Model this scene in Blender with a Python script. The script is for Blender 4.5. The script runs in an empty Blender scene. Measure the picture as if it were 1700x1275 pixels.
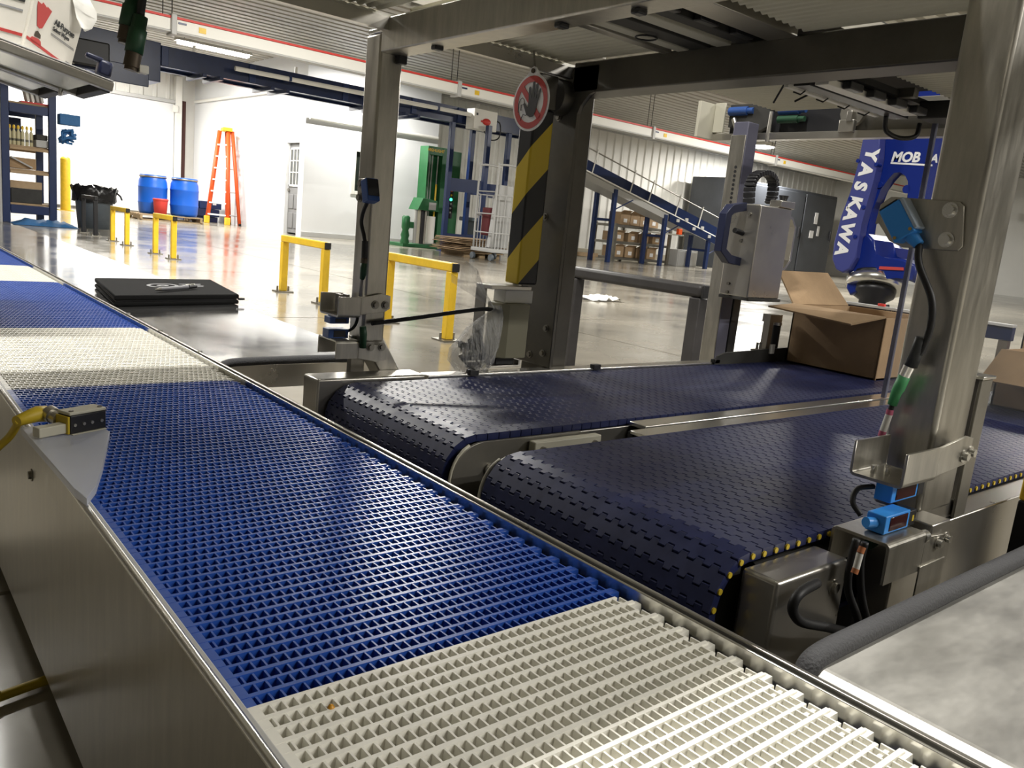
import bpy, bmesh, math, random
from mathutils import Vector, Matrix
random.seed(7)
S = bpy.context.scene
COL = S.collection
PI = math.pi

# ------------------------------------------------------------------ camera
RM = ((0.773, -0.046, 0.633), (-0.627, -0.208, 0.750), (0.098, -0.977, -0.190))   # rows: world axes, columns: right, down, forward
_r = Vector((RM[0][0], RM[1][0], RM[2][0])).normalized()
_f = Vector((RM[0][2], RM[1][2], RM[2][2])).normalized()
_d = _f.cross(_r).normalized()
_r = _d.cross(_f).normalized()
FPX = 1352.0
EYE = Vector((0, 0, 0.6))
cd = bpy.data.cameras.new('camera')
cd.sensor_width = 36.0
cd.lens = FPX / 1700 * 36.0
cd.clip_start = 0.02
cd.clip_end = 200
cam = bpy.data.objects.new('camera', cd)
COL.objects.link(cam)
cam.matrix_world = Matrix(((_r.x, -_d.x, -_f.x, EYE.x), (_r.y, -_d.y, -_f.y, EYE.y), (_r.z, -_d.z, -_f.z, EYE.z), (0, 0, 0, 1)))
S.camera = cam

# ------------------------------------------------------------------ world, lamps, exposure
w = bpy.data.worlds.new('world')
S.world = w
w.use_nodes = True
w.node_tree.nodes['Background'].inputs[0].default_value = (0.9, 0.95, 1.0, 1)
w.node_tree.nodes['Background'].inputs[1].default_value = 0.02
S.view_settings.view_transform = 'Standard'
S.view_settings.look = 'None'
S.view_settings.gamma = 1
S.view_settings.use_curve_mapping = False
S.view_settings.exposure = 0.45
S.cycles.use_denoising = True
S.cycles.max_bounces = 8
S.cycles.sample_clamp_indirect = 6.0


def lamp(name, loc, sx, sy, power, col=(1, 0.97, 0.91)):
    ld = bpy.data.lights.new(name, 'AREA')
    ld.shape = 'RECTANGLE'
    ld.size, ld.size_y = sx, sy
    ld.energy = power
    ld.color = col
    o = bpy.data.objects.new(name, ld)
    COL.objects.link(o)
    o.location = loc
    return o


# seen hall fixtures, and unseen fill lamps added to light walls and near parts: (x, y, z, length along x, length along y, watts)
LAMPS = [(5.2, 15.0, 3.02, 1.2, 0.10, 160), (4.0, 19.4, 3.2, 1.2, 0.10, 210), (8.0, 13.95, 3.25, 0.5, 0.10, 100),
         (20.3, 13.6, 3.2, 1.2, 0.10, 300), (5.4, 17.6, 3.3, 0.1, 1.2, 90), (13.5, 7.2, 3.3, 1.2, 0.1, 330),
         (17.7, 12.4, 3.05, 0.5, 0.25, 130),
         (0.55, 1.00, 3.15, 1.2, 0.10, 88), (0.3, 6.2, 3.25, 1.2, 0.10, 180), (4.4, 7.0, 3.25, 1.2, 0.10, 230),
         (8.5, 2.0, 3.25, 1.2, 0.10, 210), (5.0, -3.0, 3.2, 1.2, 0.1, 190), (2.4, -2.4, 3.2, 1.2, 0.1, 85)]
for i, (x, y, z, sx, sy, p) in enumerate(LAMPS):
    lamp('hall_and_fill_light', (x, y, z - 0.03), sx, sy, p)

# ------------------------------------------------------------------ measuring helpers (points on a world plane, seen along a ray of the survey)


def ray(px, py):
    c = Vector(((px - 850) / FPX, (py - 637.5) / FPX, 1.0))
    return _r * c.x + _d * c.y + _f * c.z


def at_x(px, py, X):
    d = ray(px, py)
    return EYE + d * (X / d.x)


def at_y(px, py, Y):
    d = ray(px, py)
    return EYE + d * (Y / d.y)


def at_z(px, py, Z):
    d = ray(px, py)
    return EYE + d * ((Z - EYE.z) / d.z)


# ------------------------------------------------------------------ materials
MATS = {}


def mat(name, col, rough=0.5, metal=0.0, var=0.0, vscale=6.0, bump=0.0, bscale=40.0, emit=None, estr=0.0, trans=0.0,
        alpha=1.0, stretch=None, ior=1.45, rvar=0.0, dark=None, spec=None):
    if name in MATS:
        return MATS[name]
    m = bpy.data.materials.new(name)
    m.use_nodes = True
    nt = m.node_tree
    b = nt.nodes['Principled BSDF']
    c = (col[0], col[1], col[2], 1)
    b.inputs['Base Color'].default_value = c
    b.inputs['Roughness'].default_value = rough
    b.inputs['Metallic'].default_value = metal
    b.inputs['IOR'].default_value = ior
    if spec is not None:
        b.inputs['Specular IOR Level'].default_value = spec
    if trans:
        b.inputs['Transmission Weight'].default_value = trans
    if alpha < 1:
        b.inputs['Alpha'].default_value = alpha
    if emit:
        b.inputs['Emission Color'].default_value = (emit[0], emit[1], emit[2], 1)
        b.inputs['Emission Strength'].default_value = estr
    if var or bump or rvar:
        tc = nt.nodes.new('ShaderNodeTexCoord')
        mp = nt.nodes.new('ShaderNodeMapping')
        nt.links.new(tc.outputs['Object'], mp.inputs[0])
        if stretch:
            mp.inputs['Scale'].default_value = stretch
        if var or rvar:
            n = nt.nodes.new('ShaderNodeTexNoise')
            n.inputs['Scale'].default_value = vscale
            n.inputs['Detail'].default_value = 6
            n.inputs['Roughness'].default_value = 0.65
            nt.links.new(mp.outputs[0], n.inputs['Vector'])
        if var:
            r = nt.nodes.new('ShaderNodeValToRGB')
            dk = dark or tuple(v * (1 - var) for v in col)
            lt = tuple(min(1, v * (1 + var * 0.5)) for v in col)
            r.color_ramp.elements[0].position = 0.35
            r.color_ramp.elements[1].position = 0.65
            r.color_ramp.elements[0].color = (*dk, 1)
            r.color_ramp.elements[1].color = (*lt, 1)
            nt.links.new(n.outputs['Fac'], r.inputs[0])
            nt.links.new(r.outputs[0], b.inputs['Base Color'])
        if rvar:
            mr = nt.nodes.new('ShaderNodeMapRange')
            mr.inputs['From Min'].default_value = 0.3
            mr.inputs['From Max'].default_value = 0.7
            mr.inputs['To Min'].default_value = max(0.02, rough - rvar)
            mr.inputs['To Max'].default_value = min(1, rough + rvar)
            nt.links.new(n.outputs['Fac'], mr.inputs['Value'])
            nt.links.new(mr.outputs[0], b.inputs['Roughness'])
        if bump:
            n2 = nt.nodes.new('ShaderNodeTexNoise')
            n2.inputs['Scale'].default_value = bscale
            n2.inputs['Detail'].default_value = 4
            nt.links.new(mp.outputs[0], n2.inputs['Vector'])
            bp = nt.nodes.new('ShaderNodeBump')
            bp.inputs['Strength'].default_value = bump
            bp.inputs['Distance'].default_value = 0.01
            nt.links.new(n2.outputs['Fac'], bp.inputs['Height'])
            nt.links.new(bp.outputs[0], b.inputs['Normal'])
    MATS[name] = m
    return m


STEEL = mat('brushed_stainless', (0.47, 0.45, 0.40), 0.34, 0.9, var=0.18, vscale=9, stretch=(6, 6, 1), rvar=0.06)
STEELX = mat('stainless_sheet', (0.50, 0.48, 0.44), 0.30, 0.92, var=0.07, vscale=7, rvar=0.04)
DUSK = mat('dark_reflection_steel', (0.13, 0.122, 0.105), 0.45, 0.8, var=0.2, vscale=6)  # dark surroundings mirrored by the inward faces, put into the base colour
OLIVE = mat('olive_beige_plastic', (0.30, 0.285, 0.20), 0.5)
STEELD = mat('dull_steel', (0.30, 0.285, 0.25), 0.42, 0.85, var=0.15, vscale=8)
TABLE = mat('polished_table_steel', (0.62, 0.62, 0.62), 0.11, 0.95, var=0.1, vscale=5, rvar=0.05)
COVER = mat('scuffed_cover_steel', (0.44, 0.43, 0.40), 0.46, 0.7, var=0.16, vscale=11, stretch=(1, 2.5, 1), rvar=0.10)
BRIGHT = mat('bright_steel', (0.75, 0.74, 0.70), 0.22, 0.95)
CREAM = mat('cream_plastic', (0.50, 0.48, 0.39), 0.5)
BLUEB = mat('blue_belt_plastic', (0.022, 0.085, 0.40), 0.33, var=0.12, vscale=30)
WHITEB = mat('white_belt_plastic', (0.88, 0.86, 0.78), 0.42, var=0.07, vscale=25)
NAVY = mat('navy_belt_plastic', (0.018, 0.024, 0.082), 0.42, var=0.25, vscale=25, rvar=0.08, spec=0.36)
BLACK = mat('black_rubber', (0.012, 0.012, 0.013), 0.55)
BLACKM = mat('black_satin', (0.015, 0.015, 0.017), 0.4)
DARK = mat('dark_machine', (0.030, 0.029, 0.026), 0.6, var=0.3)
TRIM = mat('grey_rubber_edging', (0.055, 0.055, 0.058), 0.8, bump=0.3, bscale=400)
SENSB = mat('sensor_blue', (0.04, 0.28, 0.78), 0.4)
SENSD = mat('sensor_blue_deep', (0.025, 0.075, 0.26), 0.4)
LENS = mat('dark_red_lens', (0.035, 0.004, 0.006), 0.12)
GREEN = mat('green_connector', (0.07, 0.34, 0.13), 0.5)
GREEND = mat('dark_green_connector', (0.012, 0.055, 0.025), 0.5)
PINK = mat('pink_sleeve', (0.55, 0.13, 0.22), 0.6)
ORSL = mat('orange_sleeve', (0.45, 0.16, 0.06), 0.6)
WHITEP = mat('white_plastic', (0.78, 0.77, 0.72), 0.5)
YEL = mat('yellow_paint', (0.80, 0.52, 0.03), 0.42, var=0.12, vscale=12)
YELP = mat('yellow_pin', (0.62, 0.45, 0.03), 0.45)
YELC = mat('yellow_cable', (0.50, 0.36, 0.02), 0.5)
WALLW = mat('white_wall_panel', (0.80, 0.79, 0.74), 0.45, var=0.05, vscale=2)
WALLS = mat('smooth_white_wall', (0.76, 0.77, 0.78), 0.5)
CEIL = mat('ceiling_metal', (0.40, 0.385, 0.335), 0.45, var=0.08, vscale=3)
FLOORM = mat('polished_concrete', (0.31, 0.285, 0.235), 0.16, var=0.22, vscale=1.3, rvar=0.07, bump=0.02, bscale=14, spec=0.6)
JOINT = mat('floor_joint_fill', (0.10, 0.09, 0.08), 0.7)
BLUEP = mat('blue_paint', (0.011, 0.026, 0.095), 0.35, var=0.1)
BLUEN = mat('navy_paint', (0.008, 0.018, 0.065), 0.3, var=0.15)
DRUM = mat('blue_drum_plastic', (0.012, 0.12, 0.60), 0.35)
RED = mat('red_plastic', (0.65, 0.05, 0.04), 0.45)
REDL = mat('red_stripe', (0.60, 0.05, 0.04), 0.5)
GREENM = mat('green_machine_paint', (0.022, 0.13, 0.045), 0.4, var=0.12)
CARD = mat('cardboard', (0.38, 0.26, 0.15), 0.85, var=0.12, vscale=10, bump=0.05, bscale=120)
CARDD = mat('cardboard_edge', (0.20, 0.13, 0.07), 0.9)
WOOD = mat('pallet_wood', (0.36, 0.26, 0.15), 0.85, var=0.3, vscale=12, stretch=(1, 6, 1))
PLY = mat('plywood', (0.42, 0.30, 0.18), 0.8, var=0.15)
ORANGE = mat('ladder_orange', (0.70, 0.085, 0.012), 0.5)
GREYP = mat('grey_plastic', (0.11, 0.13, 0.15), 0.5, var=0.1)
LGREY = mat('light_grey_paint', (0.45, 0.45, 0.44), 0.5)
CAB = mat('cabinet_grey', (0.055, 0.06, 0.07), 0.35, var=0.15, vscale=2)
BAGB = mat('black_bag_film', (0.010, 0.010, 0.011), 0.25, bump=0.5, bscale=30)
DECKM = mat('beige_twinwall_sheet', (0.60, 0.575, 0.45), 0.45, var=0.06, vscale=4)
ROBOT = mat('robot_blue', (0.004, 0.018, 0.18), 0.32)
ROBOTL = mat('robot_blue_cover', (0.045, 0.055, 0.23), 0.45)
HANDB = mat('handle_blue_black', (0.012, 0.016, 0.045), 0.4)
ACRYL = mat('clear_acrylic', (0.80, 0.84, 0.86), 0.04, trans=0.0, alpha=0.10)
ACRYE = mat('acrylic_edge', (0.13, 0.135, 0.19), 0.25, alpha=0.85)
FROST = mat('frosted_acrylic', (0.62, 0.64, 0.70), 0.28, alpha=0.62)
CLEAR = mat('clear_film', (0.85, 0.86, 0.86), 0.12, alpha=0.34, bump=1.0, bscale=60, stretch=(2.5, 1, 0.5))
LEDW = mat('white_led_strip', (0.75, 0.73, 0.66), 0.4)
TUBE = mat('lit_tube', (1, 1, 1), 0.4, emit=(1, 0.97, 0.9), estr=14)
GLOWG = mat('green_pilot_lamp', (0.05, 0.6, 0.25), 0.4, emit=(0.05, 1, 0.4), estr=2.5)
GLASSD = mat('dark_window_glass', (0.02, 0.025, 0.02), 0.08)
INK = mat('print_black', (0.03, 0.03, 0.03), 0.6)
INKG = mat('print_grey', (0.30, 0.30, 0.31), 0.6)
INKW = mat('print_white', (0.80, 0.80, 0.80), 0.5)
INKR = mat('print_red', (0.50, 0.055, 0.05), 0.5)
BOXW = mat('white_carton', (0.74, 0.71, 0.64), 0.6, var=0.05)
FABRIC = mat('black_portfolio', (0.006, 0.006, 0.006), 0.85, bump=0.15, bscale=300, spec=0.12)
TARP = mat('blue_tarp', (0.04, 0.16, 0.38), 0.6, bump=0.6, bscale=25)
BROWN = mat('brown_metal', (0.10, 0.08, 0.06), 0.45, 0.7)

# ------------------------------------------------------------------ mesh builder


class MB:
    def __init__(s):
        s.bm = bmesh.new()

    def faces(s, vs, fs, smooth=False):
        bv = [s.bm.verts.new(v) for v in vs]
        out = []
        for f in fs:
            try:
                q = s.bm.faces.new([bv[i] for i in f])
                q.smooth = smooth
                out.append(q)
            except ValueError:
                pass
        return bv, out

    def box(s, x0, x1, y0, y1, z0, z1, bev=0.0, M=None, seg=2):
        vs = [Vector((x, y, z)) for x in (x0, x1) for y in (y0, y1) for z in (z0, z1)]
        if M is not None:
            vs = [M @ v for v in vs]
        fs = [(0, 1, 3, 2), (4, 6, 7, 5), (0, 4, 5, 1), (2, 3, 7, 6), (0, 2, 6, 4), (1, 5, 7, 3)]
        bv, fc = s.faces(vs, fs)
        if bev > 0:
            es = list({e for f in fc for e in f.edges})
            r = bmesh.ops.bevel(s.bm, geom=es, offset=bev, segments=seg, profile=0.5, affect='EDGES', clamp_overlap=True)
            for f in r['faces']:
                f.smooth = True
        return s

    def cbox(s, c, size, rot=None, bev=0.0):
        M = Matrix.Translation(Vector(c))
        if rot is not None:
            M = M @ (rot.to_4x4() if isinstance(rot, Matrix) else Matrix.Rotation(rot, 4, 'Z'))
        a, b, d = size[0] / 2, size[1] / 2, size[2] / 2
        return s.box(-a, a, -b, b, -d, d, bev, M)

    def prism(s, pts, axis, a, b, bev=0.0, M=None):
        def mk(u, v, t):
            p = {'x': (t, u, v), 'y': (u, t, v), 'z': (u, v, t)}[axis]
            p = Vector(p)
            return M @ p if M is not None else p
        n = len(pts)
        vs = [mk(u, v, a) for u, v in pts] + [mk(u, v, b) for u, v in pts]
        fs = [tuple(range(n)), tuple(range(2 * n - 1, n - 1, -1))] + [(i, n + i, n + (i + 1) % n, (i + 1) % n) for i in range(n)]
        bv, fc = s.faces(vs, fs)
        if bev > 0:
            es = list({e for f in fc[:2] for e in f.edges})
            r = bmesh.ops.bevel(s.bm, geom=es, offset=bev, segments=2, profile=0.5, affect='EDGES', clamp_overlap=True)
            for f in r['faces']:
                f.smooth = True
        return s

    def cyl(s, p0, p1, r0, r1=None, seg=14, caps=True):
        p0, p1 = Vector(p0), Vector(p1)
        r1 = r0 if r1 is None else r1
        d = (p1 - p0)
        q = d.normalized()
        a = q.orthogonal().normalized()
        b = q.cross(a)
        vs = []
        for p, r in ((p0, r0), (p1, r1)):
            for i in range(seg):
                t = 2 * PI * i / seg
                vs.append(p + (a * math.cos(t) + b * math.sin(t)) * r)
        bv, fc = s.faces(vs, [(i, (i + 1) % seg, seg + (i + 1) % seg, seg + i) for i in range(seg)], True)
        if caps:
            for k, rr in ((0, r0), (seg, r1)):
                if rr > 1e-6:
                    f = s.bm.faces.new([bv[k + i] for i in range(seg)])
                    f.smooth = False
                    for e in f.edges:
                        e.smooth = False
        return s

    def tube(s, pts, r, seg=8, closed=False):
        pts = [Vector(p) for p in pts]
        n = len(pts)
        rs = r if isinstance(r, (list, tuple)) else [r] * n
        up = None
        rings = []
        for i, p in enumerate(pts):
            if closed:
                t = pts[(i + 1) % n] - pts[i - 1]
            else:
                t = pts[min(i + 1, n - 1)] - pts[max(i - 1, 0)]
            t.normalize()
            if up is None:
                up = t.orthogonal().normalized()
            up = (up - t * up.dot(t))
            up = up.normalized() if up.length > 1e-6 else t.orthogonal().normalized()
            b = t.cross(up)
            rings.append([s.bm.verts.new(p + (up * math.cos(2 * PI * k / seg) + b * math.sin(2 * PI * k / seg)) * rs[i]) for k in range(seg)])
        m = n if closed else n - 1
        for i in range(m):
            A, B = rings[i], rings[(i + 1) % n]
            for k in range(seg):
                f = s.bm.faces.new((A[k], A[(k + 1) % seg], B[(k + 1) % seg], B[k]))
                f.smooth = True
        if not closed:
            for R_ in (rings[0], rings[-1]):
                f = s.bm.faces.new(R_)
        return s

    def lathe(s, c, prof, seg=24, M=None):
        c = Vector(c)
        rings = []
        for r, z in prof:
            ring = []
            for k in range(seg):
                t = 2 * PI * k / seg
                p = Vector((r * math.cos(t), r * math.sin(t), z))
                if M is not None:
                    p = M @ p
                ring.append(s.bm.verts.new(c + p))
            rings.append(ring)
        for A, B in zip(rings, rings[1:]):
            for k in range(seg):
                f = s.bm.faces.new((A[k], A[(k + 1) % seg], B[(k + 1) % seg], B[k]))
                f.smooth = True
        for R_ in (rings[0], rings[-1]):
            try:
                f = s.bm.faces.new(R_)
                for e in f.edges:
                    e.smooth = False
            except ValueError:
                pass
        return s

    def bolt(s, p, n, r, h):
        """hex head with washer on a face with normal n"""
        p, n = Vector(p), Vector(n).normalized()
        s.cyl(p, p + n * h * 0.25, r * 1.45, seg=16)
        s.cyl(p + n * h * 0.25, p + n * h, r, seg=6)
        return s


def spline(pts, n=8):
    pts = [Vector(p) for p in pts]
    P = [pts[0] * 2 - pts[1]] + pts + [pts[-1] * 2 - pts[-2]]
    out = []
    for i in range(1, len(P) - 2):
        for k in range(n):
            t = k / n
            a, b, c, d = P[i - 1], P[i], P[i + 1], P[i + 2]
            out.append(0.5 * ((2 * b) + (c - a) * t + (2 * a - 5 * b + 4 * c - d) * t * t + (3 * b - a - 3 * c + d) * t ** 3))
    out.append(pts[-1])
    return out


def wpos(o):
    v = Vector((0, 0, 0))
    while o is not None:
        v += o.location
        o = o.parent
    return v


def mesh_from(mb, m, name, off):
    bmesh.ops.recalc_face_normals(mb.bm, faces=mb.bm.faces)
    me = bpy.data.meshes.new(name)
    if off.length > 0:
        bmesh.ops.translate(mb.bm, verts=mb.bm.verts, vec=-off)
    mb.bm.to_mesh(me)
    mb.bm.free()
    for q in (m if isinstance(m, (list, tuple)) else [m]):
        me.materials.append(q)
    return me


def obj(name, mb, m, parent=None, label=None, local=False, kind=None):
    off = Vector((0, 0, 0)) if (local or parent is None) else wpos(parent)
    me = mesh_from(mb, m, name, off)
    o = bpy.data.objects.new(name, me)
    COL.objects.link(o)
    if parent is not None:
        o.parent = parent
    if label:
        o['label'] = label
    if kind:
        o['kind'] = kind
    return o


def thing(name, label, cat, loc, group=None):
    o = bpy.data.objects.new(name, None)
    o.empty_display_size = 0.05
    COL.objects.link(o)
    o.location = loc
    o['label'] = label
    o['category'] = cat
    if group:
        o['group'] = group
    return o


def solo(name, mb, m, label, cat, group=None, kind=None):
    zs = [v.co.z for v in mb.bm.verts]
    c = sum((v.co for v in mb.bm.verts), Vector()) / len(zs)
    off = Vector((c.x, c.y, min(zs)))
    me = mesh_from(mb, m, name, off)
    o = bpy.data.objects.new(name, me)
    o.location = off
    COL.objects.link(o)
    o['label'] = label
    o['category'] = cat
    if group:
        o['group'] = group
    if kind:
        o['kind'] = kind
    return o


def struct(name, mb, m):
    o = obj(name, mb, m)
    o['kind'] = 'structure'
    return o


def dup(root, loc, label=None, rz=None):
    r = root.copy()
    COL.objects.link(r)
    r.location = loc
    if rz is not None:
        r.rotation_euler = (0, 0, rz)
    if label:
        r['label'] = label
    for ch in list(root.children):
        c = ch.copy()
        COL.objects.link(c)
        c.parent = r
        for g in list(ch.children):
            d = g.copy()
            COL.objects.link(d)
            d.parent = c
    return r


def inst(o, parent, loc, rot=None):
    c = o.copy()
    COL.objects.link(c)
    c.parent = parent
    c.location = loc
    if rot is not None:
        c.rotation_euler = rot
    return c


def text_mb(txt, size, bold=0.0, shear=0.0, space=1.0, depth=0.0004):
    cu = bpy.data.curves.new('lettering', 'FONT')
    cu.body = txt
    cu.size = size
    cu.offset = bold
    cu.shear = shear
    cu.space_character = space
    cu.extrude = depth
    cu.align_x = 'CENTER'
    cu.align_y = 'CENTER'
    cu.resolution_u = 3
    o = bpy.data.objects.new('lettering', cu)
    COL.objects.link(o)
    dg = bpy.context.evaluated_depsgraph_get()
    me = bpy.data.meshes.new_from_object(o.evaluated_get(dg))
    bpy.data.objects.remove(o)
    mb = MB()
    mb.bm.from_mesh(me)
    bpy.data.meshes.remove(me)
    return mb


def text(name, txt, size, m, parent, origin, right, up, bold=0.0, shear=0.0, space=1.0, label=None, width=None):
    mb = text_mb(txt, size, bold, shear, space)
    if width:
        xs_ = [v.co.x for v in mb.bm.verts]
        f_ = width / (max(xs_) - min(xs_))
        bmesh.ops.scale(mb.bm, vec=(f_, f_, 1), verts=mb.bm.verts)
    rt = Vector(right).normalized()
    upv = Vector(up)
    upv = (upv - rt * upv.dot(rt)).normalized()
    nn = rt.cross(upv)
    o = Vector(origin)
    Mx = Matrix(((rt.x, upv.x, nn.x, o.x), (rt.y, upv.y, nn.y, o.y), (rt.z, upv.z, nn.z, o.z), (0, 0, 0, 1)))
    bmesh.ops.transform(mb.bm, matrix=Mx, verts=mb.bm.verts)
    return obj(name, mb, m, parent, label)

# ================================================================== SETTING
fl = struct('floor', MB().box(-6, 27, -7, 22, -0.30, -0.012), JOINT)
xs = [-6, -2.5, 3.5, 9.5, 15.5, 21.5, 27]
ys = [-7, -2, 1.3, 4.1, 6.65, 10.6, 14.6, 18.6, 22]
for i in range(len(xs) - 1):
    for j in range(len(ys) - 1):
        g = 0.006
        obj('floor_slab', MB().box(xs[i] + g, xs[i + 1] - g, ys[j] + g, ys[j + 1] - g, -0.012, 0.0), FLOORM, fl)

CZ = 3.42
cl = struct('ceiling', MB().box(-6, 27, -7, 22, CZ + 0.05, CZ + 0.15), CEIL)


def rib_profile(n, pitch, d):
    pts = []
    for k in range(n):
        b = k * pitch
        pts += [(b, 0), (b + pitch * 0.62, 0), (b + pitch * 0.72, d), (b + pitch * 0.90, d)]
    pts.append((n * pitch, 0))
    return pts


cp = MB()
pr = [(y, -0.045 + d) for y, d in rib_profile(4, 0.24, 0.045)]
cp.prism([(-0.0, 0.0)] + pr + [(0.96, 0.0)], 'x', -6, 27)
first = obj('ceiling_panel', cp, CEIL, cl, local=True)
first.location = (0, -7, CZ + 0.045)
for k in range(1, 30):
    inst(first, cl, (0, -7 + 0.965 * k, CZ + 0.045))

# back wall behind the drums, ribbed above a long flat sliding door
wb = struct('wall_back', MB().box(-6, 6.95, 21.30, 21.45, 0, 3.5), WALLW)
wp = MB().prism([(0, 0.06)] + [(x, 0.03 - d) for x, d in rib_profile(3, 0.3, 0.03)] + [(0.9, 0.06)], 'z', 0, 3.45)
f1 = obj('wall_panel', wp, WALLW, wb, local=True)
f1.location = (-6, 21.24, 0)
for k in range(1, 14):
    inst(f1, wb, (-6 + 0.905 * k, 21.24, 0))
dr = struct('door_1', MB().box(2.2, 6.42, 21.14, 21.20, 0.06, 2.66, 0.01), WALLS)
obj('rail', MB().box(2.0, 6.5, 21.08, 21.20, 2.66, 2.74, 0.01), LGREY, dr)
obj('post', MB().box(6.43, 6.58, 21.06, 21.24, 0, 3.3, 0.01), WALLW, dr)
obj('bracket', MB().box(6.36, 6.48, 21.02, 21.08, 2.46, 2.62, 0.01), WALLW, dr)
obj('gap_seal', MB().box(6.59, 6.68, 21.10, 21.22, 0, 2.75), mat('dark_seal', (0.05, 0.015, 0.012), 0.7), dr)

# office box with the door, its front face at y = 15
wr = struct('wall_office', MB().prism([(15.0, 0), (15.22, 0), (15.22, 1.76), (15.80, 1.76), (15.80, 0), (21.3, 0), (21.3, 3.45), (15.0, 3.45)], 'x', 6.95, 7.10), WALLS)
obj('front_panel', MB().prism([(7.10, 0), (8.02, 0), (8.02, 3.45), (7.10, 3.45)], 'y', 15.0, 15.12), WALLS, wr)
obj('front_panel', MB().box(8.02, 8.72, 15.0, 15.12, 0, 0.95), WALLS, wr)
obj('front_panel', MB().box(8.02, 8.72, 15.0, 15.12, 1.75, 3.45), WALLS, wr)
obj('front_panel', MB().box(8.72, 9.95, 15.0, 15.12, 0, 3.45), WALLS, wr)
obj('side_panel', MB().box(9.85, 9.95, 15.12, 15.7, 0, 3.45), WALLS, wr)
obj('header_rail', MB().cyl((7.0, 14.94, 2.22), (9.9, 14.94, 2.24), 0.035), WALLW, wr)
obj('header_rail', MB().cyl((6.90, 15.0, 2.75), (6.90, 21.1, 2.78), 0.035), WALLW, wr)
bb = struct('baseboard_office', MB().box(6.95, 9.95, 14.975, 15.0, 0, 0.09, 0.004), LGREY)
wn = struct('window_1', MB().box(8.02, 8.72, 15.04, 15.06, 0.95, 1.75), GLASSD)
for a in ((7.97, 8.04, 0.90, 1.80), (8.70, 8.77, 0.90, 1.80), (8.04, 8.70, 0.90, 0.97), (8.04, 8.70, 1.73, 1.80)):
    obj('frame', MB().box(a[0], a[1], 14.97, 15.02, a[2], a[3], 0.006), WHITEP, wn)
DOORG = mat('grey_door_paint', (0.20, 0.20, 0.20), 0.5)
d1 = struct('door_2', MB().box(7.02, 7.06, 15.22, 15.80, 0.03, 1.75, 0.004), DOORG)
fw = MB()
for a in ((15.27, 15.75, 0.93, 0.965), (15.27, 15.75, 1.635, 1.67), (15.27, 15.30, 0.93, 1.67), (15.72, 15.75, 0.93, 1.67)):
    fw.box(7.0, 7.02, *a)
for q in (15.425, 15.575):
    fw.box(7.0, 7.02, q, q + 0.02, 0.96, 1.64)
for q in (1.19, 1.41):
    fw.box(7.0, 7.02, 15.29, 15.73, q, q + 0.02)
obj('window_grid', fw, WHITEP, d1)
for i in range(3):
    for j in range(3):
        obj('pane', MB().box(7.012, 7.018, 15.305 + 0.15 * i, 15.42 + 0.15 * i, 0.97 + 0.225 * j, 1.185 + 0.225 * j), mat('grey_pane', (0.07, 0.075, 0.075), 0.25), d1)
for i in range(2):
    for j in range(2):
        obj('panel', MB().box(7.005, 7.02, 15.29 + 0.24 * i, 15.49 + 0.24 * i, 0.12 + 0.38 * j, 0.42 + 0.36 * j, 0.012), DOORG, d1)
obj('knob', MB().cyl((6.99, 15.76, 0.86), (7.02, 15.76, 0.86), 0.03), STEEL, d1)

# ribbed white wall on the right, at y = 15.6
w2 = struct('wall_right_bay', MB().box(9.95, 27, 15.72, 15.85, 0, 3.5), WALLW)
f2 = inst(f1, w2, (9.95, 15.63, 0))
for k in range(1, 19):
    inst(f1, w2, (9.95 + 0.905 * k, 15.63, 0))
struct('trim_1', MB().box(9.95, 27, 15.50, 15.63, 3.22, 3.44), LGREY)
struct('baseboard_right_bay', MB().box(9.95, 27, 15.52, 15.60, 0, 0.20, 0.01), mat('beige_curb', (0.42, 0.38, 0.29), 0.7))
struct('wall_left', MB().box(-6.2, -6, -7, 22, 0, 3.5), mat('dim_side_wall', (0.22, 0.21, 0.19), 0.6))
struct('wall_front', MB().box(-6, 27, -7.2, -7, 0, 3.5), mat('rear_wall_paint', (0.40, 0.39, 0.36), 0.6))
struct('wall_right', MB().box(27, 27.2, -7, 22, 0, 3.5), WALLW)

# ================================================================== FAR THINGS
# ceiling fixture that can be seen, tube lamps
t = thing('ceiling_light', 'glowing white fluorescent fixture hung above the blue overhead conveyor', 'light', (5.2, 15.0, 3.05))
obj('housing', MB().prism([(14.90, 3.09), (15.10, 3.09), (15.04, 3.14), (14.96, 3.14)], 'x', 4.55, 5.85), WHITEP, t)
for dy in (-0.05, 0.05):
    obj('tube', MB().cyl((4.6, 15 + dy, 3.065), (5.8, 15 + dy, 3.065), 0.022), TUBE, t)
for x in (4.7, 5.7):
    obj('hanger', MB().cyl((x, 15, 3.13), (x, 15, 3.46), 0.006, seg=6), DARK, t)
t = thing('ceiling_light', 'bright round ceiling light seen past the handle box post', 'light', (17.7, 12.4, 3.1))
obj('housing', MB().lathe((17.7, 12.4, 3.1), [(0.34, 0.0), (0.30, 0.10), (0.10, 0.16), (0.09, 0.30)], 20), WHITEP, t)
obj('lens', MB().lathe((17.7, 12.4, 3.1), [(0.30, -0.01), (0.2, -0.035), (0.05, -0.04)], 20), TUBE, t)

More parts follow.
